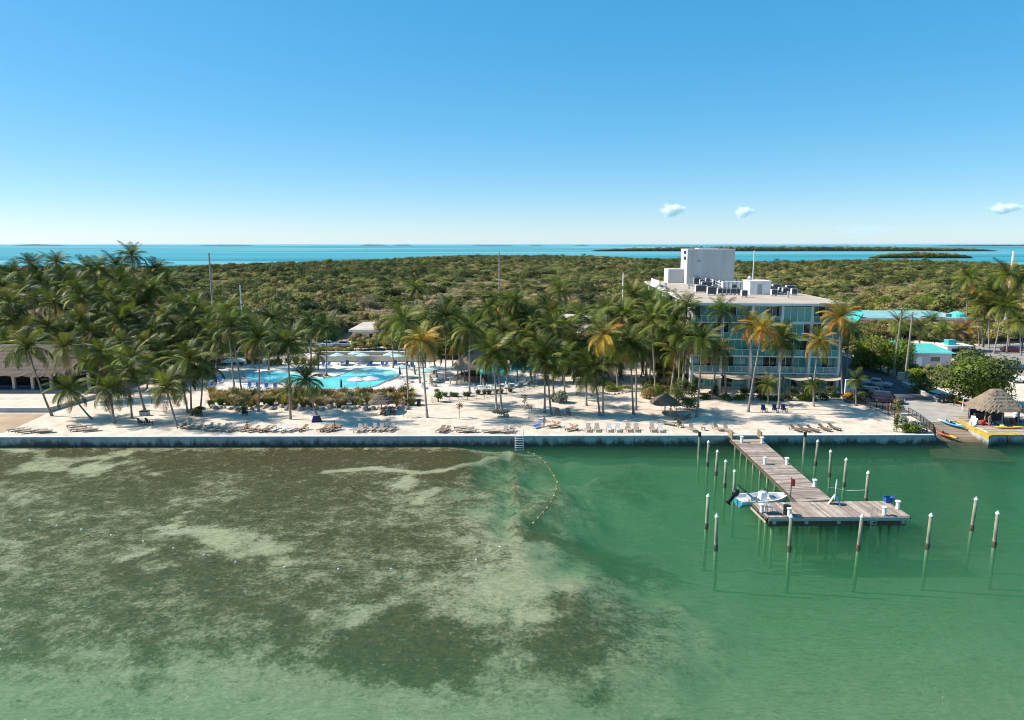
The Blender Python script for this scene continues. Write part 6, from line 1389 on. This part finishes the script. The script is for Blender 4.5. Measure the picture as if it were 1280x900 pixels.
# ================================================================== boats on the far water, clouds
for x, y, l in [(456, 312.6, 'tiny white motorboat out on the turquoise water'), (563, 307.4, 'tiny white boat near the horizon')]:
    p = G(x, y, 0); s = p.y / 1000; t = T('distant_boat', l, 'boat', (p.x, p.y, 0), R(15)); k = 1.6 if s > 5 else 1.0
    MB().rings([[Vector((u * 5 * k, -w * k, 1.3 * k)), Vector((u * 5 * k, 0, -.3)), Vector((u * 5 * k, w * k, 1.3 * k))] for u, w in ((-1, 1.3), (-.2, 1.5), (.6, 1.0), (1, .15))]).build('hull', mat['white'], t); MB().box((-.8 * k, 0, 2.1 * k), (3 * k, 1.8 * k, 1.6 * k), taper=.8).build('cabin', mat['white'], t)
def cloud_mat(name, dens, sx):
    m = bpy.data.materials.new(name); m.use_nodes = True; nt = m.node_tree; N = nt.nodes; L = nt.links; N.remove(N['Principled BSDF'])
    tc = N.new('ShaderNodeTexCoord'); ln_ = N.new('ShaderNodeVectorMath'); ln_.operation = 'LENGTH'; L.new(tc.outputs['Object'], ln_.inputs[0])
    nz = N.new('ShaderNodeTexNoise'); nz.inputs['Scale'].default_value = sx; nz.inputs['Detail'].default_value = 4; L.new(tc.outputs['Object'], nz.inputs[0])
    a = N.new('ShaderNodeMath'); a.operation = 'SUBTRACT'; L.new(nz.outputs[0], a.inputs[0]); 
    b = N.new('ShaderNodeMath'); b.operation = 'MULTIPLY'; b.inputs[1].default_value = .55; L.new(ln_.outputs['Value'], b.inputs[0]); L.new(b.outputs[0], a.inputs[1])
    mr = N.new('ShaderNodeMapRange'); mr.inputs[1].default_value = .12; mr.inputs[2].default_value = .35; mr.inputs[4].default_value = dens; L.new(a.outputs[0], mr.inputs[0])
    v = N.new('ShaderNodeVolumeScatter'); v.inputs['Color'].default_value = (1, 1, 1, 1); v.inputs['Anisotropy'].default_value = .2; L.new(mr.outputs[0], v.inputs['Density']); L.new(v.outputs[0], N['Material Output'].inputs['Volume']); return m
cme = MB().blob((0, 0, 0), (1, 1, 1), 16, 10, 0).mesh('cloud', cloud_mat('cloud', .02, 2.2)); wme = MB().blob((0, 0, 0), (1, 1, 1), 16, 10, 0).mesh('cloud', cloud_mat('wisp', .0012, 3.0))
for x, y, w, h, me, l in [(840, 262, 20, 11, cme, 'small white puffy cloud low above the horizon left of the pair'), (929, 264.5, 15, 10, cme, 'smaller white puffy cloud beside its twin above the hotel'), (1256, 260, 25, 9, cme, 'flat white cloud over the right end of the horizon'), (1082, 288, 55, 10, wme, 'thin faint cloud wisp above the long island')]:
    p = AT(x, y, 16000); o = tag(O('cloud', me, None, p), l, 'cloud'); k = 16000 / F; o.scale = (w * k, w * k * .8, h * k)

# ================================================================== people
def person_mesh(J, name):
    """J: dict joint -> (pos, radius); limbs joined along E"""
    names = list(J); E = [('pelvis', 'spine'), ('spine', 'chest'), ('chest', 'neck'), ('neck', 'head'), ('head', 'crown'), ('head', 'nose')]
    for s in 'lr': E += [('chest', 'sh' + s), ('sh' + s, 'el' + s), ('el' + s, 'wr' + s), ('wr' + s, 'pa' + s), ('pelvis', 'hi' + s), ('hi' + s, 'kn' + s), ('kn' + s, 'an' + s), ('an' + s, 'to' + s)] + [('pa' + s, 'f%d%s' % (k, s)) for k in range(4)] + [('wr' + s, 'th' + s)]
    me = bpy.data.meshes.new(name); me.from_pydata([J[n][0] for n in names], [(names.index(a), names.index(b)) for a, b in E], [])
    o = bpy.data.objects.new(name, me); COL.objects.link(o); sk = o.modifiers.new('s', 'SKIN'); sk.use_smooth_shade = True
    if not me.skin_vertices: me.skin_vertices.new() if hasattr(me.skin_vertices, 'new') else None
    for i, n in enumerate(names):
        v = me.skin_vertices[0].data[i]; v.radius = (J[n][1], J[n][1]) if not isinstance(J[n][1], tuple) else J[n][1]; v.use_root = n == 'pelvis'
    o.modifiers.new('d', 'SUBSURF').levels = 1; o.modifiers['d'].render_levels = 1
    dg = bpy.context.evaluated_depsgraph_get(); out = bpy.data.meshes.new_from_object(o.evaluated_get(dg)); bpy.data.objects.remove(o)
    segs = [(Vector(J[a][0]), Vector(J[b][0]), a, b) for a, b in E]
    def zone(c):
        best, bd = None, 9
        for a, b, na, nb in segs:
            d = b - a; t = max(0, min(1, (c - a).dot(d) / max(1e-9, d.length_squared))); q = (c - a - d * t).length
            if q < bd: bd, best = q, (na, nb, t)
        na, nb, t = best
        if nb in ('spine', 'chest', 'shl', 'shr') or (nb in ('ell', 'elr') and t < .55) or (nb == 'neck' and t < .3): return 1
        if nb in ('hil', 'hir') or (nb in ('knl', 'knr') and t < .85): return 2
        return 0
    for p in out.polygons: p.material_index = zone(p.center); p.use_smooth = True
    return out
def fingers(J, s, base, d, side):
    d = Vector(d).normalized(); sd = Vector(side)
    for k, l in enumerate((.085, .095, .09, .07)): J['f%d%s' % (k, s)] = (tuple(Vector(base) + sd * (k - 1.5) * .022 + d * l), .010)
    J['th' + s] = (tuple(Vector(base) + sd * .055 + d * .01), .011)
def standing(step=.0, arm=.0):
    J = {'pelvis': ((0, 0, .95), (.15, .11)), 'spine': ((0, 0, 1.14), (.13, .095)), 'chest': ((0, 0, 1.33), (.155, .105)), 'neck': ((0, -.01, 1.49), .055), 'head': ((0, -.02, 1.60), .092), 'crown': ((0, -.01, 1.69), .075), 'nose': ((0, -.12, 1.60), .016)}
    for s, x in (('l', -1), ('r', 1)):
        sg = step * x; ar = arm * x
        J['sh' + s] = ((x * .18, 0, 1.40), .058); J['el' + s] = ((x * .24, .03 - ar * .6, 1.13), .042); J['wr' + s] = ((x * .25, -.08 - ar * 1.2, .92 + abs(ar) * .15), .028); J['pa' + s] = ((x * .25, -.10 - ar * 1.3, .85 + abs(ar) * .15), .034)
        fingers(J, s, J['pa' + s][0], (0, -.25, -1), (0, 1, 0)); J['hi' + s] = ((x * .095, 0, .90), .092); J['kn' + s] = ((x * .10, -.03 - sg * .5, .50), .060); J['an' + s] = ((x * .10, .03 - sg, .08), .040); J['to' + s] = ((x * .12, -.13 - sg, .035), .034)
    return J
def sitting():
    J = standing(); dz = -.47
    for k in list(J):
        (x, y, z), r = J[k]; J[k] = ((x, y, z + dz), r)
    for s, x in (('l', -1), ('r', 1)):
        J['kn' + s] = ((x * .13, -.45, .48), .06); J['an' + s] = ((x * .13, -.50, .08), .04); J['to' + s] = ((x * .14, -.66, .035), .034); J['hi' + s] = ((x * .10, -.03, .46), .092)
        J['el' + s] = ((x * .27, -.05, .68), .042); J['wr' + s] = ((x * .22, -.28, .62), .028); J['pa' + s] = ((x * .20, -.35, .60), .034); fingers(J, s, J['pa' + s][0], (0, -1, -.2), (x * -1, 0, 0))
    return J
def lying():
    J = standing(); rot = Euler((R(-78), 0, 0)).to_matrix()
    for k in list(J):
        p, r = J[k]; q = rot @ (Vector(p) - Vector((0, 0, .95))); J[k] = ((q.x, q.y, q.z + .52 + max(0, q.y) * .1), r)
    return J
PM = {'stand': person_mesh(standing(), 'body'), 'walk': person_mesh(standing(.22, .12), 'body'), 'sit': person_mesh(sitting(), 'body'), 'lie': person_mesh(lying(), 'body')}
HEAD = {'stand': Vector((0, .0, 1.66)), 'walk': Vector((0, 0, 1.66)), 'sit': Vector((0, 0, 1.19))}
HEAD['lie'] = Vector((0, .72, .72))
def person(px, py, pose, rz, top, bottom, label, z=Z0, hairm='hair', dz=0):
    me = PM[pose].copy(); me.materials.clear()
    for m_ in ('skin', top, bottom): me.materials.append(mat[m_])
    t = T('person', label, 'person', G(px, py, z) + Vector((0, 0, dz)), rz); O('body', me, t)
    h = HEAD[pose]; MB().blob((h.x, h.y + .02, h.z + .015), (.098, .105, .10), 10, 7, .03).build('hair', mat[hairm], t, smooth=True); return t
person(680, 535, 'stand', .2, 'skin', 'sky_blue', 'bare chested person in light blue shorts standing by the blue lounger')
person(838, 522, 'stand', -.3, 'blue', 'blue', 'person in bright blue clothes standing beside the hotel side parasol')
person(845, 521, 'sit', .4, 'teal', 'navy', 'person in teal top sitting beside the person in blue')
person(1112, 516, 'walk', 1.2, 'sky_blue', 'navy', 'person in pale blue shirt walking by the end of the black fence')
person(1108, 517, 'walk', 1.0, 'white', 'white', 'person in white walking beside the person in pale blue')
person(479, 518.8, 'sit', .2, 'black', 'navy', 'person in dark clothes sitting under the thatched parasol below the pool', dz=.0)
person(491, 517.8, 'sit', .2, 'skin', 'black', 'person sitting in the second chair under the thatched parasol')
person(540, 483, 'stand', .5, 'navy', 'navy', 'person in navy standing near the pool umbrellas'); person(563, 483, 'walk', -1, 'cream', 'skin', 'person in pale shirt walking to the pointed bar'); person(575, 484, 'stand', 2, 'blue', 'navy', 'person in blue standing in front of the pointed bar'); person(571, 481, 'stand', 1, 'white', 'navy', 'person in white top at the pointed bar counter')
person(538, 480, 'stand', 3, 'white', 'blue', 'person in white shirt beside the person in navy by the pool'); person(604, 484, 'stand', .5, 'red', 'navy', 'person in red top at the edge of the bar terrace')
person(694, 533.5, 'lie', .5, 'navy', 'navy', 'sunbather in navy swimwear lying on the low lounger', dz=.0); person(716, 537.5, 'lie', .47, 'skin', 'sky_blue', 'sunbather in light blue shorts lying by the seawall')
person(304, 473.5, 'sit', 1.2, 'red', 'red', 'person in red sitting at the end of the pool'); person(231, 534, 'lie', 0, 'flower_red', 'white', 'sunbather in red on the upright lounger beside the dark round bush')
person(309, 538, 'sit', -.3, 'flower_red', 'white', 'person in faded red on the dark lounger at the seawall'); person(418, 537.5, 'sit', -.3, 'sky_blue', 'white', 'person in light blue on the lounger near the cushion block')
person(1236, 533, 'stand', .2, 'flower_red', 'navy', 'person in crimson top standing at the thatched hut')
# ================================================================== air: even pale haze over land and sea
hz = bpy.data.materials.new('haze'); hz.use_nodes = True; hz.node_tree.nodes.remove(hz.node_tree.nodes['Principled BSDF'])
pv_ = hz.node_tree.nodes.new('ShaderNodeVolumePrincipled'); pv_.inputs['Color'].default_value = (.80, .90, 1.0, 1); pv_.inputs['Density'].default_value = HAZE; pv_.inputs['Anisotropy'].default_value = .2
hz.node_tree.links.new(pv_.outputs[0], hz.node_tree.nodes['Material Output'].inputs['Volume'])
tag(MB().bx(-62000, 62000, -300, 71000, -11, 60).build('haze', hz), 'thin pale sea haze over the whole coast', 'haze', kind='stuff')
print('FOREST', NF, 'OBJ', len(bpy.data.objects))
